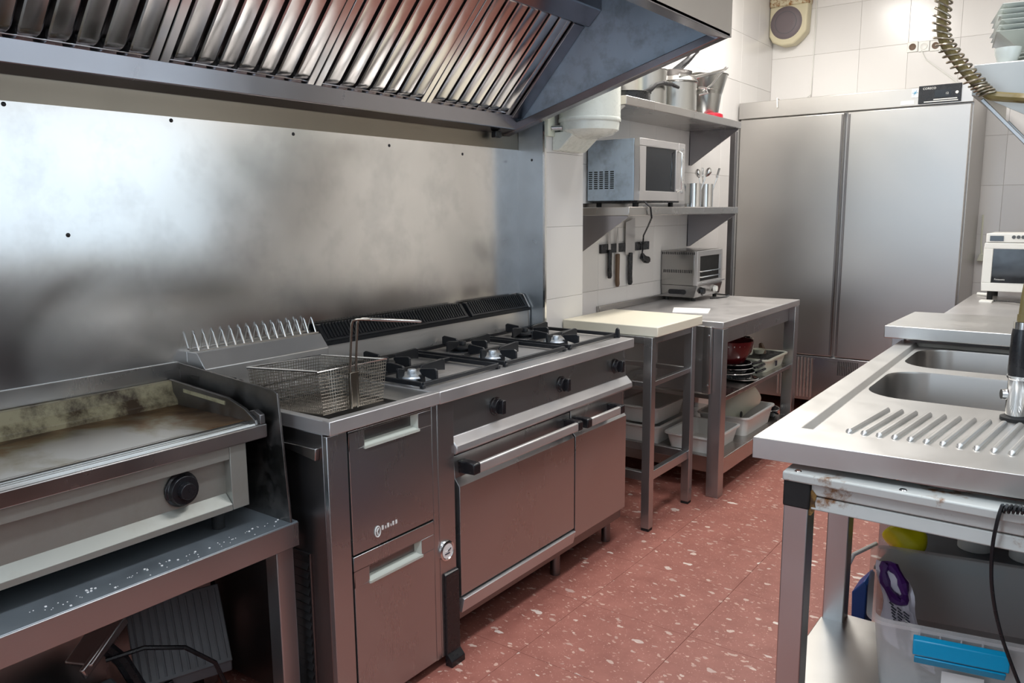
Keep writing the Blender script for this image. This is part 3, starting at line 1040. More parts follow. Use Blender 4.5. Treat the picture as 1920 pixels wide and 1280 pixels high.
obj('plate', MB().box(0.045, 0.352, -1.30, -0.088, 0.846, 0.862), 'griddle', gd, 0.003, label='browned and worn cooking plate')
obj('front_gap', MB().box(0.353, 0.366, -1.30, -0.09, 0.8585, 0.8605), 'grime', gd)
obj('rear_splash', MB().prism([(0.004, 0.86), (0.050, 0.86), (0.050, 0.875), (0.030, 0.895), (0.026, 0.925), (0.010, 0.927)], 'y', -1.30, -0.088), 'greasy', gd, 0.002, label='greasy yellowed gutter behind the plate')
obj('side_splash', MB().prism([(0.01, 0.83), (0.385, 0.83), (0.405, 0.852), (0.400, 0.868), (0.355, 0.893), (0.285, 0.912), (0.012, 0.929)], 'y', -0.090, -0.082), 'guard', gd, 0.001, label='right-hand side wall of the griddle')
obj('side_slot', MB().bar((0.085, -0.091, 0.906), (0.275, -0.091, 0.897), 0.003, 0.010), 'greasy', gd)
obj('end_block', MB().prism([(0.36, 0.858), (0.412, 0.858), (0.410, 0.882), (0.385, 0.892), (0.36, 0.885)], 'y', -0.082, -0.068), 'steel_dark', gd, 0.002)
for x in (0.08, 0.34):
    for y in (-1.2, GY - 0.08):
        obj('foot', MB().cyl((x, y, LT), (x, y, 0.657), 0.016), 'black_matte', gd)
gs = thing('splash_guard', 'tall dark steel splash guard between griddle and fryer', 'splash guard', (0.2, -0.045, LT))
obj('side_sheet', MB().prism([(0.004, LT), (0.466, LT), (0.440, 0.935), (0.425, 0.942), (0.004, 0.968)], 'y', -0.050, -0.044), 'guard', gs, 0.0008)
obj('rear_sheet', MB().box(0.0005, 0.006, -1.6, -0.050, LT, 0.972), 'steel', gs, 0.001)
obj('stain_strip', MB().box(0.06, 0.10, -0.0505, -0.0495, 0.93, 0.94), 'grime', gs)

# things stored under the low table
u1 = thing('folded_grey_stand', 'dark grey ribbed folding stand leaning under the low table', 'appliance stand', (0.15, -0.2, 0.13))
mb = MB()
a, b, c, d = Vector((0.16, -0.33, 0.16)), Vector((0.24, -0.10, 0.16)), Vector((0.13, -0.06, 0.34)), Vector((0.05, -0.29, 0.34))
nr = (b - a).cross(d - a).normalized() * 0.012
mb.add([a, b, c, d, a + nr, b + nr, c + nr, d + nr], [(0, 3, 2, 1), (4, 5, 6, 7), (0, 1, 5, 4), (1, 2, 6, 5), (2, 3, 7, 6), (3, 0, 4, 7)])
obj('tray', mb, 'grey_plastic', u1, 0.003)
mb = MB()
for k in range(12):
    t = 0.06 + k * 0.08
    p, q = lerp(a, b, t) + nr, lerp(d, c, t) + nr
    mb.tube([lerp(p, q, 0.05), lerp(p, q, 0.95)], 0.003, 5)
obj('ribs', mb, 'grey_plastic', u1, kind='stuff')
obj('front_lip', MB().bar(a - nr, b - nr, 0.02, 0.045), 'grey_plastic', u1, 0.004)
obj('leg', MB().bar((0.18, -0.26, 0.16), (0.20, -0.22, 0.0), 0.03, 0.03), 'black', u1, 0.003)
obj('leg', MB().bar((0.10, -0.12, 0.30), (0.06, -0.10, 0.0), 0.03, 0.03), 'black', u1, 0.003)
u2 = thing('metal_press_arm', 'shiny folded metal lever with brown edge under the low table', 'appliance', (0.12, -0.42, 0.2))
mb = MB().bar((0.17, -0.47, 0.305), (0.10, -0.325, 0.375), 0.075, 0.012)
mb.bar((0.20, -0.475, 0.292), (0.135, -0.33, 0.355), 0.012, 0.03)
obj('lever', mb, 'steel', u2, 0.004)
obj('arm', MB().tube([(0.14, -0.40, 0.32), (0.16, -0.36, 0.26), (0.20, -0.33, 0.16), (0.22, -0.30, 0.02)], 0.018, 8), 'black', u2)
obj('base', MB().box(0.05, 0.34, -0.62, -0.30, 0.0, 0.10).prism([(0.10, 0.10), (0.30, 0.10), (0.26, 0.20), (0.14, 0.22)], 'y', -0.56, -0.38), 'grey_plastic', u2, 0.008)
tag(obj('black_cable', MB().tube([(0.16, -0.40, 0.28), (0.20, -0.32, 0.29), (0.25, -0.24, 0.27), (0.27, -0.17, 0.20), (0.28, -0.14, 0.10), (0.30, -0.13, 0.006)], 0.006, 7), 'black'), 'black cable looping over the things under the low table', 'cable')
tag(obj('crumpled_cloth', MB().add([(0.26 + 0.035 * math.cos(k) * (1 - j / 4), -0.10 + 0.03 * math.sin(k * 1.3) * (1 - j / 4), 0.004 + j * 0.012) for j in range(4) for k in range(8)], [(j * 8 + k, j * 8 + (k + 1) % 8, (j + 1) * 8 + (k + 1) % 8, (j + 1) * 8 + k) for j in range(3) for k in range(8)] + [tuple(24 + k for k in range(8)), tuple(7 - k for k in range(8))]), 'paper'), 'small crumpled pale cloth on the floor beneath the low table', 'cloth')

# ================================================================ CUTTING BOARD STAND
st = thing('board_stand', 'narrow open steel stand under the cream cutting board', 'stand', (0.4, 1.95, 0))
SX0, SX1, SY0, SY1 = 0.16, 0.600, 1.722, 2.172
for x in (SX0, SX1 - 0.04):
    for y in (SY0, SY1 - 0.04):
        l = obj('leg', MB().box(x, x + 0.04, y, y + 0.04, 0.012, 0.857), 'steel_front', st, 0.002)
        obj('foot', MB().box(x + 0.002, x + 0.038, y + 0.002, y + 0.038, 0, 0.013), 'black_matte', l)


def ring(z0, z1, mat='steel_front', t=0.022):
    for a in ((SX0 + 0.04, SX1 - 0.04, SY0 + 0.009, SY0 + 0.009 + t), (SX0 + 0.04, SX1 - 0.04, SY1 - 0.009 - t, SY1 - 0.009), (SX0 + 0.009, SX0 + 0.009 + t, SY0 + 0.04, SY1 - 0.04), (SX1 - 0.009 - t, SX1 - 0.009, SY0 + 0.04, SY1 - 0.04)):
        obj('rail', MB().box(*a, z0, z1), mat, st, 0.002)


ring(0.826, 0.857)
ring(0.640, 0.662)
ring(0.222, 0.262, t=0.028)
tag(obj('cutting_board', MB().box(0.138, 0.612, 1.748, 2.216, 0.857, 0.900), 'board', None, 0.004), 'thick cream plastic cutting board with browned middle on the steel stand', 'cutting board')

# ================================================================ PREP TABLE
pt = thing('prep_table', 'stainless prep table with two lower shelves in front of the fridge', 'table', (0.35, 2.9, 0))
TX, TY0, TY1, TZ = 0.689, 2.280, 3.446, 0.865
obj('tabletop', MB().box(0.002, TX, TY0, TY1, TZ - 0.033, TZ), 'steel_top', pt, 0.003)
obj('upstand', MB().box(0.002, 0.022, TY0, TY1, TZ, TZ + 0.034), 'steel', pt, 0.003)
for x in (0.02, TX - 0.066):
    for y in (TY0 + 0.004, TY1 - 0.068):
        obj('leg', MB().box(x, x + 0.064, y, y + 0.064, 0, TZ - 0.033), 'steel_front', pt, 0.003)
obj('apron', MB().box(TX - 0.055, TX - 0.040, TY0 + 0.07, TY1 - 0.07, 0.745, TZ - 0.033), 'steel_front', pt, 0.001)
obj('apron', MB().box(0.09, TX - 0.07, TY0 + 0.02, TY0 + 0.032, 0.745, TZ - 0.033), 'steel_front', pt, 0.001)
obj('shelf', MB().box(0.01, TX - 0.012, TY0 + 0.070, TY1 - 0.07, 0.470, 0.492), 'steel', pt, 0.003, label='middle shelf of the prep table')
obj('shelf', MB().box(0.01, TX - 0.012, TY0 + 0.070, TY1 - 0.07, 0.100, 0.182), 'steel', pt, 0.003, label='deep-edged bottom shelf of the prep table')
sp = obj('hanging_side_panel', MB().box(0.36, 0.610, TY0 - 0.014, TY0 - 0.002, 0.520, 0.842), 'steel_front', pt, 0.002, label='flat steel panel hanging on the near side')
obj('flange', MB().box(0.600, 0.640, TY0 - 0.026, TY0 - 0.002, 0.520, 0.842), 'steel', sp, 0.002)
for z in (0.56, 0.80):
    obj('rivet', MB().lathe([(0, -0.004), (0.005, -0.003), (0.006, 0)], (0.628, TY0 - 0.026, z), 8, 'y'), 'chrome', sp)

# dark strip added between shelves and fridge
tag(obj('dark_strip', MB().box(0.18, 0.215, 3.58, 3.615, 0, 1.86), 'steel_dark', None, 0.002), 'slim dark strip between the wall shelves and the fridge', 'post')

# ---- things on the prep table
gr = thing('countertop_grill', 'small stainless countertop toaster grill on the prep table', 'toaster', (0.12, 3.2, TZ))
gx0, gx1, gy0, gy1, gz0, gz1 = 0.006, 0.232, 3.02, 3.39, 0.885, 1.155
obj('body', MB().box(gx0, gx1 - 0.02, gy0, gy1, gz0 + 0.07, gz1), 'steel_grill', gr, 0.003)
obj('base', MB().prism([(gx0 + 0.01, gz0), (gx1 - 0.015, gz0), (gx1 + 0.004, gz0 + 0.07), (gx0, gz0 + 0.07)], 'y', gy0, gy1), 'steel_grill', gr, 0.003)
obj('side_vent', MB().prism(rrect(0.055, 0.165, gz0 + 0.018, gz0 + 0.046, 0.012, 4), 'y', gy0 - 0.003, gy0 + 0.001), 'black', gr, label='dark oval opening in the side')
mb = MB()
for i in range(16):
    x = 0.022 + i * 0.0115
    mb.box(x, x + 0.005, gy0 - 0.0012, gy0 + 0.001, gz0 + 0.142, gz0 + 0.160)
for i in range(18):
    x = 0.012 + i * 0.0115
    mb.box(x, x + 0.005, gy0 - 0.0012, gy0 + 0.001, gz1 - 0.022, gz1 - 0.008)
obj('vent_slots', mb, 'black', gr, kind='stuff')
mb = MB()
mb.box(gx1 - 0.02, gx1, gy0, gy0 + 0.035, gz0 + 0.07, gz1).box(gx1 - 0.02, gx1, gy1 - 0.028, gy1, gz0 + 0.07, gz1).box(gx1 - 0.02, gx1, gy0 + 0.035, gy1 - 0.028, gz1 - 0.032, gz1).box(gx1 - 0.02, gx1, gy0 + 0.035, gy1 - 0.028, gz0 + 0.07, gz0 + 0.095)
obj('front_frame', mb, 'steel_top', gr, 0.002)
obj('oven_mouth', MB().box(gx1 - 0.019, gx1 - 0.012, gy0 + 0.035, gy1 - 0.028, gz0 + 0.095, gz1 - 0.032), 'black_matte', gr)
for z in (gz0 + 0.150, gz0 + 0.118):
    obj('shelf_rack', MB().tube([(gx1 - 0.005, gy0 + 0.04, z), (gx1 + 0.006, gy0 + 0.05, z), (gx1 + 0.006, gy1 - 0.05, z), (gx1 - 0.005, gy1 - 0.035, z)], 0.004, 7), 'chrome', gr)
obj('crumb_tray', MB().box(gx1 - 0.01, gx1 + 0.022, gy0 + 0.02, gy1 - 0.01, gz0 + 0.082, gz0 + 0.089), 'chrome', gr, 0.001)
for y in (gy0 + 0.075, gy1 - 0.11):
    obj('dial', MB().lathe([(0, 0.018), (0.017, 0.018), (0.021, 0)], (gx1 - 0.003, y, gz0 + 0.036), 18, 'x'), 'black' if y < 3.2 else 'white', gr)
for x in (0.03, 0.20):
    for y in (gy0 + 0.03, gy1 - 0.03):
        obj('foot', MB().cyl((x, y, TZ), (x, y, gz0 + 0.001), 0.012), 'black_matte', gr)
tag(obj('grill_cable', MB().tube([(0.05, 3.40, 0.90), (0.16, 3.44, 0.872), (0.27, 3.42, 0.870), (0.285, 3.33, 0.870), (0.265, 3.24, 0.870), (0.24, 3.20, 0.870)], 0.0045, 7), 'black'), 'black cable lying on the prep table around the toaster grill', 'cable')
tag(obj('white_sheet', MB().prism([(0.250, 2.680), (0.435, 2.735), (0.500, 2.545), (0.330, 2.490)], 'z', TZ, TZ + 0.003), 'paper'), 'flat white sheet lying on the prep table beside the cutting board', 'sheet')

# ---- mid shelf
MS = 0.492
cl_ = thing('red_colander', 'dark red perforated colander on the middle shelf of the prep table', 'colander', (0.44, 2.88, MS))
obj('bowl', MB().lathe([(0.03, 0.062), (0.075, 0.075), (0.115, 0.13), (0.128, 0.19), (0.133, 0.192), (0.121, 0.13), (0.080, 0.069), (0.0, 0.058)], (0.48, 2.90, MS), 28), 'darkred', cl_)
mb = MB()
for j, (rr, zz) in enumerate(((0.118, 0.135), (0.122, 0.152), (0.126, 0.170))):
    for k in range(26):
        a = k * 2 * PI / 26 + j * 0.12
        p = Vector((0.48 + rr * math.cos(a), 2.90 + rr * math.sin(a), MS + zz))
        q = p + Vector((math.cos(a), math.sin(a), -0.2)) * 0.002
        mb.tube([p - (q - p), q], 0.0042, 6)
obj('holes', mb, 'paper', cl_, kind='stuff')
pans = []
for i, (z, r, lab) in enumerate(((0.0, 0.125, 'wide black pan lowest of the stack under the red colander'), (0.024, 0.115, 'black pan in the middle of the stack under the red colander'), (0.046, 0.105, 'black pan topmost of the stack under the red colander'))):
    p = thing('stacked_pan', lab, 'pan', (0.50, 2.90, MS + z), group='pans under the red colander')
    obj('body', MB().lathe([(0, 0.001), (r * 0.86, 0.001), (r, 0.022), (r - 0.004, 0.022), (r * 0.84, 0.005), (0, 0.005)], (0.50, 2.90, MS + z), 28), 'black', p)
    obj('rim', MB().tube([(0.50 + r * math.cos(a), 2.90 + r * math.sin(a), MS + z + 0.022) for a in [k * PI / 14 for k in range(28)]], 0.0022, 5, closed=True), 'chrome', p)
    obj('handle', MB().tube([(0.50 + r, 2.93, MS + z + 0.018), (0.50 + r + 0.015, 2.97, MS + z + 0.022), (0.50 + r + 0.02, 3.02 + i * 0.02, MS + z + 0.026)], 0.007, 7), 'black', p)


def tray(name, lab, cat, x0, x1, y0, y1, z0, h, mat, taper=0.018, t=0.004, lip=0.010, holes=False, rotz=0.0, grp=None):
    cx, cy = (x0 + x1) / 2, (y0 + y1) / 2
    root = thing(name, lab, cat, (cx, cy, z0), rotz, grp, local=True)
    a, b = (x1 - x0) / 2, (y1 - y0) / 2
    r = min(0.03, a * 0.4)
    lv = [(rrect(-a + taper, a - taper, -b + taper, b - taper, r), 0.0), (rrect(-a, a, -b, b, r), h), (rrect(-a - lip, a + lip, -b - lip, b + lip, r + lip), h), (rrect(-a - lip, a + lip, -b - lip, b + lip, r + lip), h - 0.008),
          (rrect(-a - lip + .002, a + lip - .002, -b - lip + .002, b + lip - .002, r + lip), h - 0.008), (rrect(-a - lip + .002, a + lip - .002, -b - lip + .002, b + lip - .002, r + lip), h - t * .5)]
    mb = MB()
    n = len(lv[0][0])
    rings = [[(p[0], p[1], z) for p in q] for q, z in lv[:4]]
    inner = [[(p[0] * (1 - t / a), p[1] * (1 - t / b), z) for p in q] for q, z in ((lv[1][0], h - 0.0005), (lv[0][0], t))]
    allr = [rings[3], rings[2], inner[0], inner[1]]
    vs = []
    for rg_ in allr:
        vs += rg_
    fs = []
    for i in range(len(allr) - 1):
        for k in range(n):
            fs.append((i * n + k, i * n + (k + 1) % n, (i + 1) * n + (k + 1) % n, (i + 1) * n + k))
    fs.append(tuple((len(allr) - 1) * n + k for k in range(n)))
    mb.add(vs, fs)
    vs = rings[0] + rings[1]
    fs = [(k, (k + 1) % n, n + (k + 1) % n, n + k) for k in range(n)] + [tuple(range(n - 1, -1, -1))]
    mb.add(vs, fs)
    obj('tub', mb, mat, root)
    return root


bk = tray('utensil_tray', 'cream plastic tray of utensils at the far end of the middle shelf', 'tray', 0.47, 0.655, 3.02, 3.36, MS, 0.075, 'cream')
obj('edge_notches', (lambda q: [q.box(-0.09, 0.09, -0.15 + k * 0.025, -0.138 + k * 0.025, 0.0745, 0.0765) for k in range(12)] and q)(MB()), 'black_matte', bk, kind='stuff')
obj('tray_mark', MB().box(0.091, 0.0925, -0.03, 0.0, 0.02, 0.05), 'ink', bk)
s_ = thing('ladle', 'pale plastic ladle leaning in the cream utensil tray', 'ladle', (0.52, 3.15, MS + 0.01))
obj('handle', MB().tube([(0.50, 3.10, MS + 0.02), (0.52, 3.14, MS + 0.09), (0.50, 3.20, MS + 0.16)], 0.011, 8), 'cream', s_)
obj('bowl', MB().lathe([(0, 0), (0.025, 0.005), (0.036, 0.03), (0.033, 0.03), (0.022, 0.009), (0, 0.005)], (0.55, 3.18, MS + 0.075), 16), 'cream', s_)
tag(obj('dark_grater', MB().bar((0.50, 3.02, MS + 0.05), (0.49, 3.10, MS + 0.185), 0.07, 0.012).bar((0.50, 3.06, MS + 0.035), (0.47, 3.13, MS + 0.14), 0.03, 0.02), 'black', None, 0.003), 'black flat utensil leaning in the cream utensil tray', 'utensil')
tag(obj('brown_brush', MB().tube([(0.57, 3.20, MS + 0.05), (0.55, 3.24, MS + 0.085), (0.53, 3.27, MS + 0.12)], [0.02, 0.022, 0.012], 8), 'wood'), 'small brown rounded utensil in the cream tray', 'utensil')
tag(obj('steel_plate', MB().lathe([(0, 0.002), (0.075, 0.004), (0.09, 0.014), (0.088, 0.016), (0.072, 0.007), (0, 0.005)], (0.60, 2.78, MS), 24), 'chrome'), 'shallow steel dish on the middle shelf near the front leg', 'dish')

# ---- bottom shelf
BS = 0.182
tray('storage_tub', 'white plastic tub at the front of the bottom shelf of the prep table', 'tub', 0.36, 0.645, 2.78, 3.20, BS, 0.105, 'white')
jug = thing('cream_jug', 'cream plastic jug lying tilted in the front white tub', 'jug', (0.50, 2.92, BS + 0.05))
ja, jb = Vector((0.44, 2.84, BS + 0.05)), Vector((0.56, 3.03, BS + 0.205))
jt = (jb - ja).normalized()
mb = MB()
mb.tube([ja, lerp(ja, jb, 0.1), lerp(ja, jb, 0.75), lerp(ja, jb, 0.92), jb], [0.055, 0.075, 0.085, 0.092, 0.082], 24)
obj('shell', mb, 'cream', jug)
obj('black_mark', MB().lathe([(0, 0.003), (0.016, 0.003), (0.018, 0)], (0.575, 2.865, BS + 0.10), 16, 'x'), 'black', jug)
tray('storage_tub', 'white plastic tub at the back of the bottom shelf seen through the stand', 'tub', 0.06, 0.32, 2.37, 2.74, BS, 0.10, 'white')
tray('storage_tub', 'white plastic tub stacked on the back tub of the bottom shelf', 'tub', 0.07, 0.31, 2.38, 2.73, BS + 0.104, 0.09, 'white')
tray('storage_tub', 'white plastic tub just behind the near front leg of the prep table', 'tub', 0.36, 0.62, 2.37, 2.73, BS, 0.085, 'white')
tag(obj('blue_box', MB().box(0.34, 0.46, 3.25, 3.37, BS, BS + 0.16), 'blue', None, 0.004), 'bright blue carton on the bottom shelf behind the cream jug', 'box')
pn = thing('dark_pan', 'dark frying pan with steel rim at the far end of the bottom shelf', 'pan', (0.56, 3.29, BS))
obj('body', MB().lathe([(0, 0.002), (0.075, 0.002), (0.10, 0.045), (0.096, 0.045), (0.072, 0.008), (0, 0.008)], (0.54, 3.30, BS), 28), 'black', pn)
obj('rim', MB().tube([(0.54 + 0.10 * math.cos(a), 3.30 + 0.10 * math.sin(a), BS + 0.046) for a in [k * PI / 14 for k in range(28)]], 0.0028, 6, closed=True), 'chrome', pn)
obj('handle', MB().tube([(0.62, 3.245, BS + 0.042), (0.645, 3.225, BS + 0.046), (0.668, 3.20, BS + 0.046)], 0.006, 7), 'black', pn)

# ================================================================ FRIDGE
fg = thing('upright_fridge', 'tall two door stainless steel fridge at the back of the kitchen', 'fridge', (0.7, 4.5, 0))
FX0, FX1, FY, FYB = 0.012, 1.410, 4.150, 4.79
obj('carcass', MB().box(FX0, FX1, FY + 0.045, FYB, 0.10, 2.096), 'steel_fridge', fg, 0.002)
obj('header', MB().box(FX0, FX1, FY, FY + 0.045, 1.992, 2.098), 'steel_fridge', fg, 0.003)
dl = obj('door', MB().box(0.026, 0.700, FY - 0.004, FY + 0.040, 0.420, 1.984), 'steel_fridge', fg, 0.004, label='left-hand fridge door')
dr = obj('door', MB().box(0.722, 1.402, FY - 0.004, FY + 0.040, 0.420, 1.984), 'steel_fridge', fg, 0.004, label='right-hand fridge door')
for d, x in ((dl, 0.685), (dr, 0.724)):
    obj('edge_grip', MB().box(x, x + 0.013, FY - 0.012, FY - 0.003, 0.43, 1.975), 'steel_dark', d, 0.002)
obj('plinth_panel', MB().box(FX0, FX1, FY, FY + 0.04, 0.11, 0.412), 'steel_front', fg, 0.002)
mb = MB()
for k in range(12):
    mb.box(0.745 + k * 0.011, 0.750 + k * 0.011, FY - 0.0012, FY + 0.001, 0.30, 0.395)
for k in range(16):
    mb.box(1.05 + k * 0.011, 1.055 + k * 0.011, FY - 0.0012, FY + 0.001, 0.30, 0.395)
obj('vent_slots', mb, 'black_matte', fg, kind='stuff')
obj('corrugated_panel', (lambda q: [q.tube([(0.36 + i * 0.022, FY - 0.002, 0.13), (0.36 + i * 0.022, FY - 0.002, 0.40)], 0.007, 6) for i in range(11)] and q)(MB()), 'steel_front', fg, kind='stuff')
for x in (0.07, 0.70, 1.35):
    for y in (FY + 0.08, FYB - 0.08):
        obj('leg', MB().cyl((x, y, 0), (x, y, 0.102), 0.022), 'steel_dark', fg)
cp = obj('control_panel', MB().box(1.118, 1.345, FY - 0.008, FY + 0.001, 2.000, 2.103), 'black', fg, 0.002, label='black control panel with display')
text('lettering', 'CORECO', 0.017, (1.140, FY - 0.0085, 2.080), (PI / 2, 0, 0), 'led', cp)
obj('display', MB().box(1.205, 1.290, FY - 0.0095, FY - 0.008, 2.030, 2.072), 'glass_dark', cp)
text('digits', '12', 0.017, (1.262, FY - 0.0102, 2.045), (PI / 2, 0, 0), 'led', cp)
obj('button', MB().lathe([(0, -0.003), (0.008, -0.003), (0.009, 0)], (1.322, FY - 0.008, 2.052), 14, 'y'), 'led', cp)
obj('caption_line', MB().box(1.20, 1.325, FY - 0.0095, FY - 0.008, 2.017, 2.022).box(1.15, 1.33, FY - 0.0095, FY - 0.008, 2.006, 2.011), 'led', cp)
bd = obj('snowflake_badge', MB().box(1.080, 1.117, FY - 0.003, FY + 0.001, 2.040, 2.092), 'paper', fg, 0.001, label='white badge with blue snowflake')
mb = MB()
for k in range(3):
    a = k * PI / 3
    mb.bar((1.098 - 0.015 * math.cos(a), FY - 0.004, 2.068 - 0.015 * math.sin(a)), (1.098 + 0.015 * math.cos(a), FY - 0.004, 2.068 + 0.015 * math.sin(a)), 0.002, 0.004, up=(0, 1, 0))
obj('snowflake', mb, 'cyan', bd)
obj('small_label', MB().box(1.022, 1.096, FY - 0.002, FY + 0.001, 2.003, 2.025), 'paper', fg)

# cords above the fridge
tag(obj('hanging_cable', MB().tube([(0.300, 4.792, 3.04), (0.307, 4.792, 2.70), (0.300, 4.792, 2.40), (0.298, 4.780, 2.20), (0.27, 4.60, 2.11), (0.25, 4.30, 2.104), (0.262, 4.17, 2.112), (0.272, 4.143, 2.09), (0.275, 4.141, 2.05)], 0.004, 6), 'white'), 'white cord hanging down the back wall below the speaker', 'cord')
tag(obj('hanging_cable', MB().tube([(1.00, 4.790, 2.42), (1.03, 4.790, 2.36), (1.22, 4.790, 2.20), (1.30, 4.780, 2.12)], 0.004, 6), 'white'), 'thin white cord running from the middle wall socket to the fridge', 'cord')
spk = thing('wall_speaker', 'cream wall speaker with round grey grille and rusty top', 'speaker', (0.13, 4.79, 2.55))
tl = MB()
out_ = [(0.005, 2.62), (0.03, 2.575), (0.10, 2.545), (0.18, 2.55), (0.225, 2.585), (0.268, 2.63), (0.275, 2.82), (0.005, 2.82)]
tl.prism(out_, 'y', 4.70, 4.798)
obj('case', tl, 'speaker_box', spk, 0.012, seg=3)
obj('stained_top', MB().prism([(0.003, 2.815), (0.277, 2.815), (0.285, 2.93), (0.003, 2.93)], 'y', 4.69, 4.798), 'speaker_rust', spk, 0.010, label='rust-stained upper part of the speaker')
obj('grille', MB().lathe([(0, -0.010), (0.045, -0.014), (0.085, -0.012), (0.105, -0.004), (0.112, 0.0)], (0.125, 4.70, 2.70), 36, 'y'), 'speaker_mesh', spk)
for r_ in (0.045, 0.075, 0.100):
    obj('grille_ring', MB().tube([(0.125 + r_ * math.cos(k * PI / 16), 4.688 + (r_ > .09) * 0.008, 2.70 + r_ * math.sin(k * PI / 16)) for k in range(32)], 0.0022, 5, closed=True), 'grey_plastic', spk)


def socket(ax, a, b, c, s_, lab, grp, plugged=False):
    t = thing('wall_socket', lab, 'socket', (a, b, c), group=grp)
    q = s_ / 2
    if ax == 'y':
        obj('plate', MB().box(a - q, a + q, b - 0.008, b, c - q, c + q), 'white', t, 0.003)
        obj('insert', MB().lathe([(0, -0.010), (0.014, -0.010), (0.021, -0.012), (0.022, -0.007)], (a, b, c), 20, 'y'), 'white' if plugged else 'wood', t)
    else:
        obj('plate', MB().box(a, a + 0.008, b - q, b + q, c - q, c + q), 'white', t, 0.003)
        obj('insert', MB().lathe([(0, 0.010), (0.014, 0.010), (0.021, 0.012), (0.022, 0.007)], (a, b, c), 20, 'x'), 'wood', t)
    return t


socket('y', 0.945, 4.799, 2.448, 0.066, 'leftmost of three white wall sockets above the fridge', 'sockets above the fridge')
socket('y', 1.014, 4.799, 2.444, 0.066, 'middle white wall socket above the fridge with a plugged cord', 'sockets above the fridge', True)
socket('y', 1.083, 4.799, 2.440, 0.066, 'rightmost of three white wall sockets above the fridge', 'sockets above the fridge')
socket('x', 0.001, 2.262, 1.258, 0.066, 'white wall socket just left of the knife strip', 'sockets beside the knife strip')
socket('x', 0.001, 2.190, 1.258, 0.066, 'white wall socket half hidden by the pillar', 'sockets beside the knife strip')

# ================================================================ WALL SHELVES
for lab, z, y0, wz in (('lower stainless wall shelf carrying the steel microwave', 1.402, 2.04, 1.165), ('upper stainless wall shelf carrying pots and pans', 1.895, 2.00, 1.655)):
    s = thing('wall_shelf', lab, 'shelf', (0.15, 2.7, z), group='stainless wall shelves')
    Y1 = 3.41
    obj('board', MB().box(0.001, 0.312, y0, Y1, z - 0.040, z), 'steel', s, 0.003)
    obj('back_lip', MB().box(0.001, 0.010, y0, Y1, z, z + 0.02), 'steel', s, 0.001)
    for y in (y0 + 0.004, Y1 - 0.030):
        obj('bracket', MB().prism([(0.001, z - 0.040), (0.300, z - 0.040), (0.306, z - 0.046), (0.020, wz), (0.001, wz)], 'y', y, y + 0.006).box(0.001, 0.006, y, y + 0.03, wz, z - 0.04), 'steel_hood', s, 0.001, label='triangular shelf bracket')

# boiler on the pillar
bo = thing('water_heater', 'cream cylindrical water heater hung beside the hood', 'water heater', (0.27, 1.80, 1.69))
bc = (0.262, 1.765, 0)
obj('tank', MB().lathe([(0, 1.692), (0.05, 1.694), (0.10, 1.706), (0.125, 1.724), (0.129, 1.760), (0.132, 1.762), (0.132, 2.60), (0.10, 2.64), (0, 2.65)], bc, 40), 'enamel', bo)
obj('seam_band', MB().lathe([(0.1315, 1.758), (0.134, 1.762), (0.134, 1.772), (0.1315, 1.776)], bc, 40), 'enamel', bo)
obj('bottom_cover', MB().prism([(0.136, 1.642), (0.17, 1.644), (0.235, 1.70), (0.235, 1.72), (0.136, 1.72)], 'y', 1.665, 1.885), 'enamel', bo, 0.004, label='yellowed plastic bottom cover')
obj('wall_bracket', MB().box(0.136, 0.150, 1.615, 1.665, 1.70, 2.2), 'cream', bo, 0.003)
obj('valve', MB().cyl((0.15, 1.64, 1.735), (0.19, 1.66, 1.735), 0.011), 'chrome', bo)

# ---- steel microwave on the lower shelf
mw = thing('steel_microwave', 'stainless steel microwave with dark window on the lower wall shelf', 'microwave', (0.15, 2.4, 1.402))
mx1, my0, my1, mz0, mz1 = 0.298, 2.165, 2.668, 1.432, 1.722
obj('casing', MB().box(0.012, mx1 - 0.03, my0, my1, mz0, mz1), 'steel_side', mw, 0.004)
mb = MB().panel_hole('x', mx1 - 0.03, mx1, my0, my1 - 0.075, mz0, mz1, my0 + 0.065, my1 - 0.105, mz0 + 0.045, mz1 - 0.035)
dd = obj('door', mb, 'steel_top', mw, 0.002)
obj('window', MB().box(mx1 - 0.022, mx1 - 0.006, my0 + 0.060, my1 - 0.100, mz0 + 0.040, mz1 - 0.030), 'glass_dark', dd)
obj('handle', MB().tube([(mx1, my1 - 0.085, mz0 + 0.05), (mx1 + 0.022, my1 - 0.085, mz0 + 0.06), (mx1 + 0.022, my1 - 0.085, mz1 - 0.05), (mx1, my1 - 0.085, mz1 - 0.04)], 0.006, 8), 'chrome', dd)
obj('control_strip', MB().box(mx1 - 0.03, mx1, my1 - 0.074, my1, mz0, mz1), 'steel_top', mw, 0.002)
for i, z in enumerate((0.255, 0.235, 0.215, 0.195, 0.10, 0.08, 0.060, 0.04)):
    obj('button', MB().box(mx1, mx1 + 0.005, my1 - 0.045, my1 - 0.025, mz0 + z, mz0 + z + 0.012), 'chrome', mw, 0.001)
mb = MB()
for i in range(5):
    for j in range(9):
        x = 0.020 + i * 0.030
        mb.box(x, x + 0.020, my0 - 0.001, my0 + 0.001, 1.490 + j * 0.0098, 1.4955 + j * 0.0098)
obj('vent_slots', mb, 'black_matte', mw, kind='stuff')
for x in (0.05, 0.25):
    for y in (my0 + 0.05, my1 - 0.06):
        obj('foot', MB().cyl((x, y, 1.402), (x, y, mz0 + 0.001), 0.013), 'black_matte', mw)
obj('base_tray', MB().box(0.03, mx1 - 0.02, my0 + 0.02, my1 - 0.02, mz0 - 0.008, mz0), 'black', mw)
cb_ = thing('microwave_cable', 'black cable with a plug dangling below the lower wall shelf', 'cable', (0.02, 2.73, 1.12))
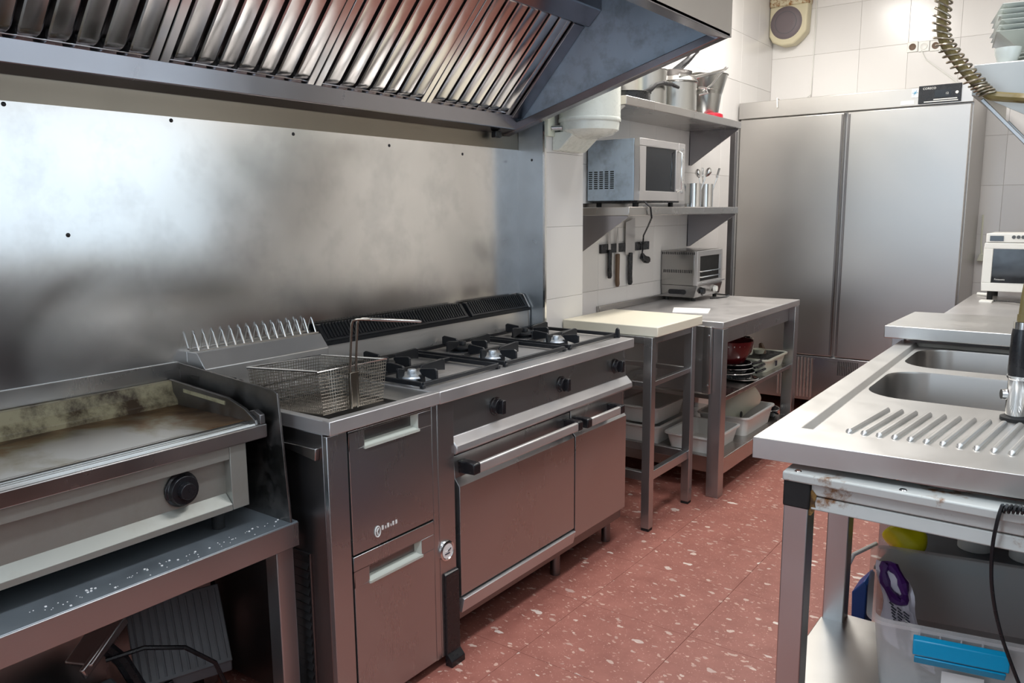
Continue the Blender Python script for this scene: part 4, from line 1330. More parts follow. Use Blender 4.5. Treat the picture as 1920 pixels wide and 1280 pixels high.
obj('cord', MB().tube([(0.30, 2.22, 1.424), (0.325, 2.23, 1.40), (0.322, 2.25, 1.35), (0.20, 2.45, 1.30), (0.05, 2.70, 1.25), (0.022, 2.752, 1.20), (0.022, 2.742, 1.145)], 0.0045, 7), 'black', cb_)
obj('plug', MB().tube([(0.022, 2.742, 1.150), (0.024, 2.745, 1.130), (0.030, 2.765, 1.115), (0.036, 2.785, 1.112)], [0.008, 0.018, 0.021, 0.020], 12), 'black', cb_)
obj('pin', MB().cyl((0.036, 2.785, 1.116), (0.050, 2.790, 1.116), 0.003).cyl((0.036, 2.785, 1.104), (0.050, 2.790, 1.104), 0.003), 'chrome', cb_)

# ---- jars and cutlery
for k, (x, y, lab) in enumerate(((0.15, 3.115, 'nearer steel cutlery jar on the lower shelf beside the microwave'), (0.15, 3.29, 'farther steel cutlery jar on the lower shelf by its end bracket'))):
    j = thing('cutlery_jar', lab, 'jar', (x, y, 1.402), group='cutlery jars')
    obj('cup', MB().lathe([(0, 0.002), (0.046, 0.002), (0.046, 0.135), (0.043, 0.135), (0.043, 0.006), (0, 0.006)], (x, y, 1.402), 24), 'chrome', j)
sp_specs = ((0.13, 3.10, -0.02, -0.02, 'spoon', 'spoon leaning left in the nearer cutlery jar'), (0.16, 3.13, 0.03, 0.035, 'spoon', 'spoon leaning right in the nearer cutlery jar'), (0.14, 3.28, -0.02, 0.0, 'spoon', 'upright spoon in the farther cutlery jar'), (0.16, 3.30, 0.03, 0.035, 'fork', 'fork leaning right in the farther cutlery jar'), (0.15, 3.29, 0.0, -0.03, 'fork', 'fork leaning left in the farther cutlery jar'))
for x, y, dx, dy, kind, lab in sp_specs:
    c = thing('serving_' + kind, lab, kind, (x, y, 1.41), group='cutlery in the steel jars')
    top = Vector((x + dx * 1.3, y + dy * 1.3, 1.575))
    obj('handle', MB().tube([(x, y, 1.41), top], 0.0035, 6), 'chrome', c)
    if kind == 'spoon':
        obj('bowl', MB().tube([top, top + Vector((dx * .2, dy * .2, 0.012)), top + Vector((dx * .4, dy * .4, 0.030)), top + Vector((dx * .5, dy * .5, 0.046)), top + Vector((dx * .55, dy * .55, 0.052))], [0.004, 0.012, 0.018, 0.012, 0.002], 10), 'chrome', c)
    else:
        q = MB().box(top.x - 0.002, top.x + 0.002, top.y - 0.013, top.y + 0.013, top.z, top.z + 0.014)
        for s2 in (-0.011, -0.0037, 0.0037, 0.011):
            q.bar((top.x, top.y + s2, top.z + 0.01), (top.x + dx * .3, top.y + s2 + dy * .3, top.z + 0.055), 0.003, 0.003, up=(1, 0, 0))
        obj('tines', q, 'chrome', c)

# ---- knife strip
ks = tag(obj('knife_strip', MB().box(0.0005, 0.014, 2.305, 2.845, 1.168, 1.214), 'black', None, 0.002), 'black magnetic knife strip on the tiled wall', 'knife strip')


def knife(lab, y, zt, zb, ztip, wb, curve, hm, wh=0.014):
    k = thing('kitchen_knife', lab, 'knife', (0.018, y, zb), group='knives on the magnetic strip')
    bl = [(y - wb * 0.5, zt), (y + wb * 0.5, zt), (y + wb * 0.5, zt + (ztip - zt) * 0.72), (y + wb * 0.5 * curve, ztip), (y - wb * 0.5, ztip - (0.02 if curve > 0.5 else 0.06))]
    obj('blade', MB().prism(bl, 'x', 0.0145, 0.0170), 'steel_top', k)
    obj('grip', MB().prism([(y - wh, zt + 0.01), (y + wh, zt + 0.01), (y + wh * 0.8, zb + 0.05), (y + wh * 1.1, zb + 0.012), (y + wh * 0.5, zb), (y - wh * 0.6, zb), (y - wh * 1.0, zb + 0.03)], 'x', 0.010, 0.026), hm, k, 0.004)


knife('narrow knife with a black grip, leftmost on the knife strip', 2.385, 1.175, 1.035, 1.315, 0.024, 0.2, 'black')
knife('knife with a brown wooden grip in the middle of the knife strip', 2.470, 1.150, 0.985, 1.300, 0.020, 0.2, 'wood')
knife('broad cleaver with a black grip, rightmost on the knife strip', 2.612, 1.150, 0.985, 1.345, 0.105, 0.95, 'black', 0.017)

# ---- pots and pans on the top shelf
PZ = 1.895


def pot(name, lab, cat, x, y, z, r, h, mat='pot_steel', flare=0.0, n=30):
    t = thing(name, lab, cat, (x, y, z))
    obj('body', MB().lathe([(0, 0.001), (r * 0.93, 0.001), (r, 0.012), (r + flare, h), (r + flare + 0.005, h + 0.002), (r + flare + 0.004, h + 0.004), (r + flare - 0.003, h + 0.001), (r - 0.004, 0.014), (0, 0.005)], (x, y, z), n), mat, t)
    return t


fpn = pot('frying_pan', 'low black handled frying pan nearest on the upper shelf', 'pan', 0.165, 2.27, PZ, 0.115, 0.045, 'black')
obj('handle', MB().tube([(0.255, 2.28, PZ + 0.045), (0.272, 2.31, PZ + 0.060), (0.276, 2.36, PZ + 0.090), (0.278, 2.43, PZ + 0.106), (0.280, 2.52, PZ + 0.110), (0.282, 2.60, PZ + 0.104)], [0.014, 0.012, 0.010, 0.011, 0.011, 0.008], 10), 'black', fpn)
p1 = pot('stock_pot', 'tall steel pot behind the low frying pan on the upper shelf', 'pot', 0.13, 2.52, PZ, 0.115, 0.185)
p2 = pot('saucepan', 'steel saucepan in the middle of the upper shelf', 'pot', 0.165, 2.80, PZ, 0.120, 0.150)
obj('side_handle', MB().tube([(0.27, 2.87, PZ + 0.135), (0.30, 2.90, PZ + 0.135), (0.305, 2.92, PZ + 0.11), (0.27, 2.89, PZ + 0.10)], 0.005, 7), 'chrome', p2)
lid = thing('pot_lid', 'shallow pan laid upside down over the middle saucepan', 'pan', (0.165, 2.80, PZ + 0.154))
obj('body', MB().lathe([(0.125, 0.002), (0.127, 0.006), (0.115, 0.028), (0.03, 0.034), (0, 0.034), (0, 0.030), (0.11, 0.024), (0.12, 0.002)], (0.165, 2.80, PZ + 0.154), 28), 'steel', lid)
hh = MB()
hh.tube([(0.24, 2.70, PZ + 0.182), (0.28, 2.80, PZ + 0.178), (0.31, 3.00, PZ + 0.225), (0.325, 3.11, PZ + 0.255), (0.318, 3.125, PZ + 0.262)], [0.007, 0.010, 0.009, 0.006, 0.005], 8)
obj('long_handle', hh, 'chrome', lid)
sk = thing('skillet', 'skillet standing with its black grip pointing up on the upper shelf', 'pan', (0.08, 2.84, PZ + 0.19))
obj('body', MB().lathe([(0, 0.0), (0.10, 0.0), (0.118, 0.030), (0.114, 0.030), (0.097, 0.005), (0, 0.005)], (0.13, 2.82, PZ + 0.190), 26), 'steel_dark', sk)
obj('grip', MB().tube([(0.10, 2.86, PZ + 0.215), (0.13, 2.90, PZ + 0.245), (0.16, 2.97, PZ + 0.300), (0.175, 3.02, PZ + 0.345), (0.18, 3.06, PZ + 0.36)], [0.013, 0.022, 0.018, 0.017, 0.010], 10), 'black', sk)
fb = thing('wire_strainer', 'slim steel strainer handle leaning across the saucepan on the upper shelf', 'strainer', (0.28, 2.92, PZ + 0.09))
obj('handle', MB().tube([(0.285, 2.90, PZ + 0.115), (0.30, 2.98, PZ + 0.16), (0.312, 3.06, PZ + 0.225), (0.318, 3.12, PZ + 0.258)], 0.0055, 7), 'chrome', fb)
obj('loop', MB().tube([(0.318 + 0.010 * math.cos(a), 3.125 + 0.014 * math.sin(a), PZ + 0.262 + 0.010 * math.sin(a)) for a in [k * PI / 6 for k in range(12)]], 0.003, 5, closed=True), 'chrome', fb)
b1 = pot('mixing_bowl', 'deep steel bowl standing on the upper shelf near its far end', 'bowl', 0.17, 3.17, PZ, 0.085, 0.155, 'pot_steel', 0.022)
b2 = pot('mixing_bowl', 'wider steel bowl nested in the deep bowl on the upper shelf', 'bowl', 0.17, 3.17, PZ + 0.125, 0.105, 0.115, 'pot_steel', 0.030)
tag(obj('shallow_cap', MB().lathe([(0, 0.004), (0.05, 0.004), (0.056, 0.0), (0.054, 0.018), (0.035, 0.026), (0, 0.028)], (0.255, 3.12, PZ), 20), 'red'), 'small red lid in front of the steel bowls on the upper shelf', 'kitchenware')
wbx = tag(obj('white_carton', MB().box(0.03, 0.12, 3.30, 3.40, PZ, PZ + 0.26), 'paper', None, 0.002), 'tall white carton at the far end of the upper shelf', 'carton')
obj('print', MB().box(0.1198, 0.1210, 3.32, 3.375, PZ + 0.20, PZ + 0.215).box(0.1198, 0.1210, 3.33, 3.375, PZ + 0.12, PZ + 0.13), 'grey_plastic', wbx)

# ================================================================ SINK UNIT
sk_ = thing('double_sink', 'stainless double bowl sink top with ribbed draining board at the right', 'sink', (1.9, 1.2, 0.83))
zk = 0.877
SK = [(1.487, 0.445), (2.32, 0.502), (2.32, 2.10), (1.484, 2.10)]


def holed(outer, holes, z):
    bm = bmesh.new()
    def loop(pts):
        vs = [bm.verts.new((p[0], p[1], z)) for p in pts]
        for i in range(len(vs)):
            bm.edges.new((vs[i], vs[(i + 1) % len(vs)]))
    loop(outer)
    for h_ in holes:
        loop(h_)
    bmesh.ops.triangle_fill(bm, edges=bm.edges[:], use_beauty=True)
    vs = [tuple(v.co) for v in bm.verts]
    bm.verts.index_update()
    fs = [tuple(v.index for v in f.verts) for f in bm.faces]
    bm.free()
    return vs, fs


REC = [(1.553, 0.585), (2.26, 0.610), (2.26, 2.065), (1.540, 2.065)]
BW1 = rrect(1.568, 2.16, 1.085, 1.525, 0.11, 8)
BW2 = rrect(1.568, 2.16, 1.610, 2.020, 0.11, 8)
mb = MB()
vs, fs = holed(SK, [REC], zk)
mb.add(vs, fs)
for i in range(4):
    a, b = SK[i], SK[(i + 1) % 4]
    mb.quad((*a, zk), (*b, zk), (*b, zk - 0.047), (*a, zk - 0.047))
IN = [(1.566, 0.597), (2.248, 0.622), (2.248, 2.053), (1.552, 2.053)]
for i in range(4):
    a, b, c, d = REC[i], REC[(i + 1) % 4], IN[(i + 1) % 4], IN[i]
    mb.quad((*a, zk), (*b, zk), (*c, zk - 0.013), (*d, zk - 0.013))
vs, fs = holed(IN, [BW1, BW2], zk - 0.013)
mb.add(vs, fs)
obj('sink_top', mb, 'steel_sink', sk_, 0.0012)
for bw, lab in ((BW1, 'nearer sink bowl'), (BW2, 'farther sink bowl')):
    cx = sum(p[0] for p in bw) / len(bw)
    cy = sum(p[1] for p in bw) / len(bw)
    rings = []
    for s2, z in ((1.0, zk - 0.013), (0.99, zk - 0.020), (0.975, zk - 0.12), (0.94, zk - 0.155), (0.86, zk - 0.170), (0.3, zk - 0.178)):
        rings.append([(cx + (p[0] - cx) * s2, cy + (p[1] - cy) * s2, z) for p in bw])
    n = len(bw)
    vs = [p for r_ in rings for p in r_]
    fs = [(i * n + k, i * n + (k + 1) % n, (i + 1) * n + (k + 1) % n, (i + 1) * n + k) for i in range(len(rings) - 1) for k in range(n)]
    fs.append(tuple((len(rings) - 1) * n + k for k in range(n)))
    bwl = obj('bowl', MB().add(vs, fs), 'steel_bowl', sk_, label=lab)
    obj('drain', MB().lathe([(0, 0.003), (0.03, 0.004), (0.042, 0.0)], (cx, cy, zk - 0.178), 20), 'chrome', bwl)
rib = None
for k in range(17):
    x = 1.642 + k * 0.0325
    if rib is None:
        rib = obj('rib', MB().tube([(x, 0.645, zk - 0.0145), (x + 0.001, 0.652, zk - 0.0110), (x + 0.028, 0.925, zk - 0.0110), (x + 0.030, 0.935, zk - 0.0145)], [0.003, 0.0080, 0.0080, 0.003], 10), 'steel_sink', sk_)
    else:
        c = rib.copy()
        COL.objects.link(c)
        c.location = rib.location + Vector((k * 0.0325, k * 0.0016, 0))
obj('shadow_spacer', MB().box(1.64, 2.25, 0.52, 1.02, 0.8155, 0.8302), 'black_matte', sk_)  # added spacer; its black stands in for the shadow under the sink

# support frame
fm = thing('sink_frame', 'white painted rust spotted metal frame table under the sink', 'table frame', (1.9, 0.65, 0))
FX0_, FX1_, FY0_, FY1_ = 1.564, 2.30, 0.438, 0.872
for i, (x, y) in enumerate(((FX0_, FY0_), (FX0_, FY1_ - 0.052), (FX1_ - 0.054, FY0_), (FX1_ - 0.054, FY1_ - 0.052))):
    obj('leg', MB().box(x, x + 0.054, y, y + 0.052, 0.0, 0.745), 'frame_alu', fm, 0.003)
    c = obj('corner_cap', MB().box(x - 0.002, x + 0.056, y - 0.002, y + 0.054, 0.735, 0.795), 'black_matte', fm, 0.004, label='black plastic corner joint')
obj('front_rail', MB().box(FX0_ + 0.056, FX1_ - 0.056, FY0_ + 0.006, FY0_ + 0.04, 0.768, 0.794), 'frame_paint', fm, 0.003)
obj('front_rail', MB().prism([(FY0_ + 0.004, 0.736), (FY0_ + 0.04, 0.736), (FY0_ + 0.04, 0.765), (FY0_ + 0.009, 0.765)], 'x', FX0_ + 0.056, FX1_ - 0.056), 'frame_paint', fm, 0.003)
obj('rear_rail', MB().box(FX0_ + 0.056, FX1_ - 0.056, FY1_ - 0.04, FY1_ - 0.006, 0.738, 0.794), 'frame_paint', fm, 0.003)
for x in (FX0_ + 0.006, FX1_ - 0.042):
    obj('side_rail', MB().box(x, x + 0.036, FY0_ + 0.054, FY1_ - 0.054, 0.738, 0.794), 'frame_paint', fm, 0.003)
obj('top_flange', MB().prism([(FX0_ - 0.004, FY0_ - 0.006), (FX1_ + 0.004, FY0_ - 0.006), (FX1_ + 0.004, FY0_ + 0.075), (FX0_ - 0.004, FY0_ + 0.075)], 'z', 0.794, 0.815), 'frame_paint', fm, 0.004, label='white flanged top edge with rivets')
obj('top_flange', MB().box(FX0_ - 0.004, FX1_ + 0.004, FY1_ - 0.075, FY1_ + 0.004, 0.794, 0.815), 'frame_paint', fm, 0.004)
for x in (FX0_ + 0.025, 1.80, 2.05):
    obj('rivet', MB().lathe([(0, 0.003), (0.006, 0.002), (0.008, 0)], (x, FY0_ + 0.012, 0.815), 12), 'chrome', fm)
obj('rust_patch', MB().add([(1.620 + 0.012 * math.cos(k * PI / 5) * (1.3 if k % 2 else 0.8), FY0_ + 0.0050, 0.752 + 0.026 * math.sin(k * PI / 5) * (1.2 if k % 3 else 0.8)) for k in range(10)], [tuple(range(10))]), rusty('rust_crust', (0.24, 0.13, 0.03), (0.06, 0.03, 0.01), 0.45, 0.6, 60), fm, label='rust beside the black corner joint')
LS = 0.300
obj('lower_shelf', MB().prism([(FX0_ + 0.052, FY0_ + 0.002), (FX1_, FY0_ + 0.002), (FX1_, FY1_ + 0.004), (FX0_ + 0.02, FY1_ + 0.004), (FX0_ - 0.004, FY1_ - 0.052), (FX0_ - 0.004, FY0_ + 0.19)], 'z', LS - 0.012, LS), 'steel_sink', fm, 0.002)

# plastic bin with bag
rot = math.radians(11)
bn = tray('plastic_bin', 'translucent plastic storage bin with blue clips under the sink', 'bin', 1.7, 2.18, 0.5, 0.92, LS, 0.18, 'clear', taper=0.02, t=0.003, lip=0.016, rotz=0.0)
c_, s2_ = math.cos(rot), math.sin(rot)
ox, oy = 0.256, 0.226
bn.location = (1.732 + ox * c_ - oy * s2_, 0.522 + ox * s2_ + oy * c_, LS)
bn.rotation_euler = (0, 0, rot)
obj('clip', MB().prism([(-0.226, 0.166), (-0.240, 0.160), (-0.246, 0.128), (-0.226, 0.132)], 'x', -0.160, 0.020), 'cyan', bn, 0.002, label='cyan clip on the front rim')
obj('clip', MB().prism([(-0.240, 0.126), (-0.247, 0.124), (-0.236, 0.105), (-0.230, 0.108)], 'x', -0.156, 0.015), 'cyan', bn, 0.002, label='lower flap of the cyan clip')
obj('clip', MB().prism([(0.226, 0.166), (0.240, 0.160), (0.246, 0.128), (0.226, 0.132)], 'x', -0.160, 0.060), 'teal', bn, 0.002, label='teal clip on the rear rim')
obj('ticket', MB().box(-0.10, -0.02, -0.2205, -0.2185, 0.03, 0.09), 'paper', bn)
for k in range(6):
    obj('rim_rib', MB().box(-0.15 + k * 0.04, -0.147 + k * 0.04, -0.226, -0.212, 0.150, 0.179), 'clear', bn)
bg = thing('food_bag', 'purple and white printed plastic bag folded in the clear bin', 'bag', (1.76, 0.72, LS + 0.01))
def bagpt(px_, h):   # px_: 0 (left edge of the bag) .. 1, h: height up the bag
    return Vector((1.688 + 0.080 * px_ + 0.070 * (1 - h), 0.815 - 0.03 * px_ - 0.10 * (1 - h), 0.335 + 0.175 * h - 0.020 * px_))


NU, NV = 9, 12
vs = []
for side in (0, 1):
    for j in range(NV + 1):
        for i in range(NU + 1):
            u, v = i / NU, j / NV
            wd = 0.62 + 0.38 * (1 - v) + 0.12 * math.sin(v * 9)
            p = bagpt(0.5 + (u - 0.5) * wd * 1.5, v * (1 - 0.10 * abs(u - 0.5)))
            bulge = math.sin(PI * u) * (0.014 + 0.010 * math.sin(7 * v + 3 * u)) + 0.004 * math.sin(u * 17 + v * 11)
            p = p + Vector((0.35, -0.9, 0.25)) * (bulge if side else -0.3 * bulge - 0.004)
            vs.append(p)
K = (NU + 1) * (NV + 1)
fs = []
for j in range(NV):
    for i in range(NU):
        a_ = j * (NU + 1) + i
        f = (a_, a_ + 1, a_ + NU + 2, a_ + NU + 1)
        fs.append(f)
        fs.append(tuple(K + q_ for q_ in f[::-1]))
for j in range(NV):
    for i in (0, NU):
        a_ = j * (NU + 1) + i
        fs.append((a_, a_ + NU + 1, K + a_ + NU + 1, K + a_))
for i in range(NU):
    for j in (0, NV):
        a_ = j * (NU + 1) + i
        fs.append((a_, a_ + 1, K + a_ + 1, K + a_))
obj('bag_body', MB().add(vs, fs), 'bag', bg)
q = MB()
nrm_ = Vector((0.35, -0.9, 0.25)).normalized()
ringp = [bagpt(0.42 + 0.32 * math.cos(a), 0.80 + 0.20 * math.sin(a)) + nrm_ * (0.022 + 0.004 * math.sin(3 * a)) for a in [k * PI / 10 for k in range(20)]]
q.tube(ringp, [0.011 + 0.003 * math.sin(k * 1.9) for k in range(20)], 8, closed=True)
obj('purple_mouth', q, 'purple', bg, label='torn purple mouth of the bag')
q = MB()
for k in range(15):
    v = 0.52 - k * 0.036
    for seg_ in range(3):
        u = 0.10 + seg_ * 0.20 + 0.05 * random.random()
        p = bagpt(u, v) + nrm_ * 0.030
        q.bar(p, bagpt(u + 0.10 + 0.08 * random.random(), v - 0.01) + nrm_ * 0.030, 0.0035, 0.0012, up=nrm_)
obj('small_print', q, 'ink', bg, kind='stuff')
q = MB()
q.add([bagpt(0.52, 0.45) + nrm_ * 0.031, bagpt(0.90, 0.42) + nrm_ * 0.028, bagpt(1.0, 0.05) + nrm_ * 0.026, bagpt(0.66, 0.03) + nrm_ * 0.030], [(0, 1, 2, 3)])
obj('label_patch', q, 'paper', bg)
cm = tag(obj('grey_container_lid', MB().prism([(0.0, 0.0), (0.30, 0.03), (0.32, 0.20), (0.03, 0.17)], 'z', 0.0, 0.012), 'grey_plastic', None, 0.003), 'grey container lid lying behind the clear bin under the sink', 'lid')
cm.location = (1.80, 1.105, 0.401)
cm.rotation_euler = (0, 0, 0.1)
yb = MB()
pts = []
for i in range(9):
    for j in range(14):
        th, ph_a = PI * i / 8, 2 * PI * j / 14
        k_ = 1 + 0.13 * math.sin(3 * ph_a + i) + 0.07 * math.sin(5 * ph_a - 2 * i)
        pts.append((1.702 + 0.062 * k_ * math.sin(th) * math.cos(ph_a), 1.15 + 0.045 * k_ * math.sin(th) * math.sin(ph_a), 0.441 + 0.044 * math.cos(th) + 0.012 * math.sin(2 * ph_a) * math.sin(th)))
yb.add(pts, [(i * 14 + j, i * 14 + (j + 1) % 14, (i + 1) * 14 + (j + 1) % 14, (i + 1) * 14 + j) for i in range(8) for j in range(14)])
yo = obj('yellow_bag', yb, 'yellow')
sm = yo.modifiers.new('sub', 'SUBSURF')
sm.levels = sm.render_levels = 2
tag(yo, 'bright yellow folded bag behind the clear bin under the sink', 'bag')
crt = tag(obj('storage_crate', MB().box(1.66, 2.28, 1.10, 1.42, 0.0, 0.40), 'grey_plastic', None, 0.006), 'dark grey crate on the floor behind the sink frame', 'crate')
for k, x in enumerate((1.86, 1.99)):
    t = thing('white_canister', ('left' if k == 0 else 'right') + ' white plastic canister on the crate beneath the sink bowls', 'canister', (x, 1.30, 0.40), group='white canisters')
    obj('body', MB().lathe([(0, 0), (0.045, 0), (0.047, 0.13), (0.0, 0.13)], (x, 1.30, 0.40), 24), 'white', t, 0.002)
    obj('cap', MB().lathe([(0.048, 0.13), (0.051, 0.133), (0.051, 0.155), (0, 0.158)], (x, 1.30, 0.40), 24), 'white', t)
tag(obj('white_hose', MB().tube([(1.63, 1.12, 0.42), (1.585, 1.05, 0.40), (1.565, 1.02, 0.34), (1.565, 1.0, 0.24), (1.57, 1.0, 0.10), (1.60, 1.02, 0.012)], 0.006, 8), 'white'), 'white hose hanging beside the rear leg of the sink frame', 'hose')
tag(obj('blue_dustpan', MB().prism([(1.602, 0.32), (1.632, 0.36), (1.640, 0.35), (1.640, 0.02), (1.625, 0.0), (1.612, 0.0)], 'y', 0.975, 1.075), 'blue', None, 0.003), 'blue flat dustpan edge standing behind the clear bin', 'dustpan')

# ================================================================ COUNTERS ON THE RIGHT
c1 = thing('side_counter', 'raised stainless counter block right behind the sink', 'counter', (1.85, 2.3, 0))
obj('top', MB().prism([(1.438, 2.000), (2.33, 2.030), (2.33, 2.560), (1.452, 2.520)], 'z', 0.895, 0.942), 'steel_sink', c1, 0.003)
obj('body', MB().box(1.50, 2.32, 2.16, 2.54, 0.10, 0.895), 'steel_front', c1, 0.002)
obj('leg', MB().box(1.446, 1.490, 2.12, 2.165, 0, 0.895), 'steel_front', c1, 0.002)
obj('leg', MB().box(1.446, 1.490, 2.46, 2.505, 0, 0.895), 'steel_front', c1, 0.002)
obj('leg', MB().box(2.27, 2.31, 2.17, 2.21, 0, 0.101), 'steel_dark', c1)
obj('leg', MB().box(1.55, 1.59, 2.17, 2.21, 0, 0.101), 'steel_dark', c1)
c2 = thing('far_counter', 'low steel counter in the far corner carrying the pale microwave', 'counter', (1.9, 3.3, 0))
CZ = 0.888
obj('top', MB().box(1.50, 2.34, 2.585, 4.06, CZ - 0.04, CZ), 'steel_top', c2, 0.003)
obj('body', MB().box(1.54, 2.33, 2.62, 4.04, 0.10, CZ - 0.04), 'steel_front', c2, 0.002)
for x in (1.58, 2.27):
    for y in (2.68, 3.95):
        obj('leg', MB().box(x, x + 0.04, y, y + 0.04, 0, 0.10), 'steel_dark', c2)
m2 = thing('pale_microwave', 'pale grey commercial microwave with black window on the far counter', 'microwave', (1.80, 3.8, CZ))
ax0, ax1, ay0, ay1, az0, az1 = 1.573, 2.02, 3.70, 4.05, 0.940, 1.248
obj('casing', MB().box(ax0 + 0.006, ax1, ay0 + 0.03, ay1, az0, az1), 'white', m2, 0.004)
dq = obj('door', MB().panel_hole('y', ay0, ay0 + 0.028, ax0, ax1, az0, 1.198, ax0 + 0.042, ax1 - 0.05, az0 + 0.045, 1.168), 'white', m2, 0.003)
obj('window', MB().box(ax0 + 0.040, ax1 - 0.048, ay0 + 0.010, ay0 + 0.020, az0 + 0.043, 1.170), 'glass_dark', dq)
text('brand_mark', 'Panasonic', 0.0125, (ax0 + 0.056, ay0 + 0.0095, az0 + 0.060), (PI / 2, 0, 0), 'led', dq)
fq = obj('fascia', MB().box(ax0 + 0.004, ax1, ay0 + 0.004, ay0 + 0.03, 1.201, az1), 'white', m2, 0.003)
obj('display', MB().box(ax0 + 0.022, ax0 + 0.085, ay0 + 0.001, ay0 + 0.006, 1.209, 1.236), 'glass_dark', fq)
for k in range(6):
    obj('button', MB().lathe([(0, -0.003), (0.008, -0.003), (0.0095, 0)], (ax0 + 0.130 + k * 0.021, ay0 + 0.004, 1.230), 12, 'y'), 'grey_plastic', fq)
for x in (ax0 + 0.04, ax1 - 0.04):
    for y in (ay0 + 0.04, ay1 - 0.04):
        obj('foot', MB().cyl((x, y, CZ), (x, y, az0 + 0.001), 0.014), 'black_matte', m2)
tag(obj('white_ladle_tool', MB().tube([(1.53, 3.98, CZ + 0.010), (1.60, 3.92, CZ + 0.012)], 0.009, 8).box(1.58, 1.64, 3.58, 3.66, CZ, CZ + 0.010), 'white', None, 0.002), 'white plastic tool lying on the far counter left of the pale microwave', 'utensil')
tag(obj('counter_cable', MB().tube([(1.64, 3.66, CZ + 0.006), (1.74, 3.60, CZ + 0.012), (1.86, 3.50, CZ + 0.006), (2.0, 3.42, CZ + 0.006)], 0.005, 6), 'black'), 'black cable lying on the far counter before the pale microwave', 'cable')
wc = thing('wall_plug', 'yellowed plug box with cord on the back wall beside the fridge', 'plug', (1.44, 4.79, 1.05))
obj('box', MB().prism([(1.425, 1.04), (1.480, 1.04), (1.470, 1.085), (1.440, 1.09)], 'y', 4.74, 4.799), 'cream', wc, 0.004)
obj('cord', MB().tube([(1.450, 4.77, 1.085), (1.440, 4.785, 1.16), (1.437, 4.79, 1.34)], 0.006, 6), 'cream', wc)

# ---- right wall shelf with plates
rs = thing('plate_shelf', 'grey steel wall shelf with sloping bracket at the upper right', 'shelf', (2.0, 1.9, 1.78))
obj('board', MB().box(1.708, 2.349, 1.700, 2.60, 1.805, 1.828), 'steel_shelf', rs, 0.002)
obj('front_lip', MB().box(1.708, 1.722, 1.702, 2.60, 1.733, 1.806), 'steel_shelf', rs, 0.002)
obj('end_plate', MB().prism([(1.708, 1.826), (2.348, 1.820), (2.348, 1.40), (1.767, 1.712), (1.722, 1.733), (1.708, 1.735)], 'y', 1.698, 1.702), 'steel_shelf', rs, 0.0005)
obj('bracket_arm', MB().bar((1.735, 1.730, 1.722), (2.345, 1.730, 1.05), 0.040, 0.012), 'steel_front', rs, 0.002)
obj('bracket_arm', MB().bar((1.735, 2.560, 1.722), (2.345, 2.560, 1.05), 0.040, 0.012), 'steel_front', rs, 0.002)
for k in range(6):
    t = thing('square_bowl', ('lowest', 'second from bottom', 'third from bottom', 'fourth from bottom', 'fifth from bottom', 'topmost')[k] + ' in the stack of square white bowls on the plate shelf', 'bowl', (1.88, 1.95, 1.875 + k * 0.016), rotz=math.radians(8 + (k % 3) * 2), group='square bowls on the plate shelf', local=True)
    q = MB()
    ro = []
    for hw, z in ((0.062, 0.0), (0.145, 0.060), (0.152, 0.061), (0.145, 0.064), (0.060, 0.004)):
        ro.append([(-hw, -hw, z), (hw, -hw, z), (hw, hw, z), (-hw, hw, z)])
    vs = [p for r_ in ro for p in r_]
    fs = [(i * 4 + j, i * 4 + (j + 1) % 4, (i + 1) * 4 + (j + 1) % 4, (i + 1) * 4 + j) for i in range(4) for j in range(4)] + [(3, 2, 1, 0), (16, 17, 18, 19)]
    obj('dish', q.add(vs, fs), 'porcelain', t, 0.002)
for k in range(4):
    tag(obj('dessert_plate', MB().lathe([(0, 0.0), (0.05, 0.0), (0.10, 0.012), (0.099, 0.015), (0.05, 0.004), (0, 0.004)], (1.88, 1.95, 1.828 + k * 0.0115), 28), 'porcelain'), ('lowest', 'second', 'third', 'topmost')[k] + ' round plate under the stacked square bowls', 'plate', 'round plates under the bowls')
for k in range(3):
    tag(obj('coffee_cup', MB().lathe([(0, 0.0), (0.025, 0.0), (0.036, 0.035), (0.038, 0.05), (0.035, 0.05), (0.022, 0.005), (0, 0.005)], (1.79 + k * 0.085, 1.765, 1.828), 20), 'porcelain'), ('left', 'middle', 'right')[k] + ' small white cup at the front of the plate shelf', 'cup', 'cups on the plate shelf')

# ---- spray hose
sh = thing('spray_hose', 'olive rinse hose inside a coiled steel spring hanging above the sink', 'hose', (1.65, 1.6, 1.7))
path = [(1.628, 1.60, 3.045), (1.626, 1.60, 2.20), (1.624, 1.60, 2.02), (1.622, 1.60, 1.95), (1.632, 1.60, 1.895), (1.660, 1.60, 1.848), (1.695, 1.60, 1.800), (1.730, 1.60, 1.758), (1.765, 1.60, 1.722), (1.80, 1.60, 1.712), (1.86, 1.58, 1.700), (1.93, 1.45, 1.67), (2.00, 1.25, 1.55), (1.985, 1.08, 1.38), (1.955, 1.01, 1.22), (1.948, 1.0, 1.12)]


def smooth_path(P, n=6):
    P = [Vector(p) for p in P]
    out = []
    for i in range(len(P) - 1):
        a, b, c, d = P[max(i - 1, 0)], P[i], P[i + 1], P[min(i + 2, len(P) - 1)]
        for k in range(n):
            t = k / n
            out.append(0.5 * ((2 * b) + (c - a) * t + (2 * a - 5 * b + 4 * c - d) * t * t + (3 * b - a - 3 * c + d) * t ** 3))
    out.append(P[-1])
    return out


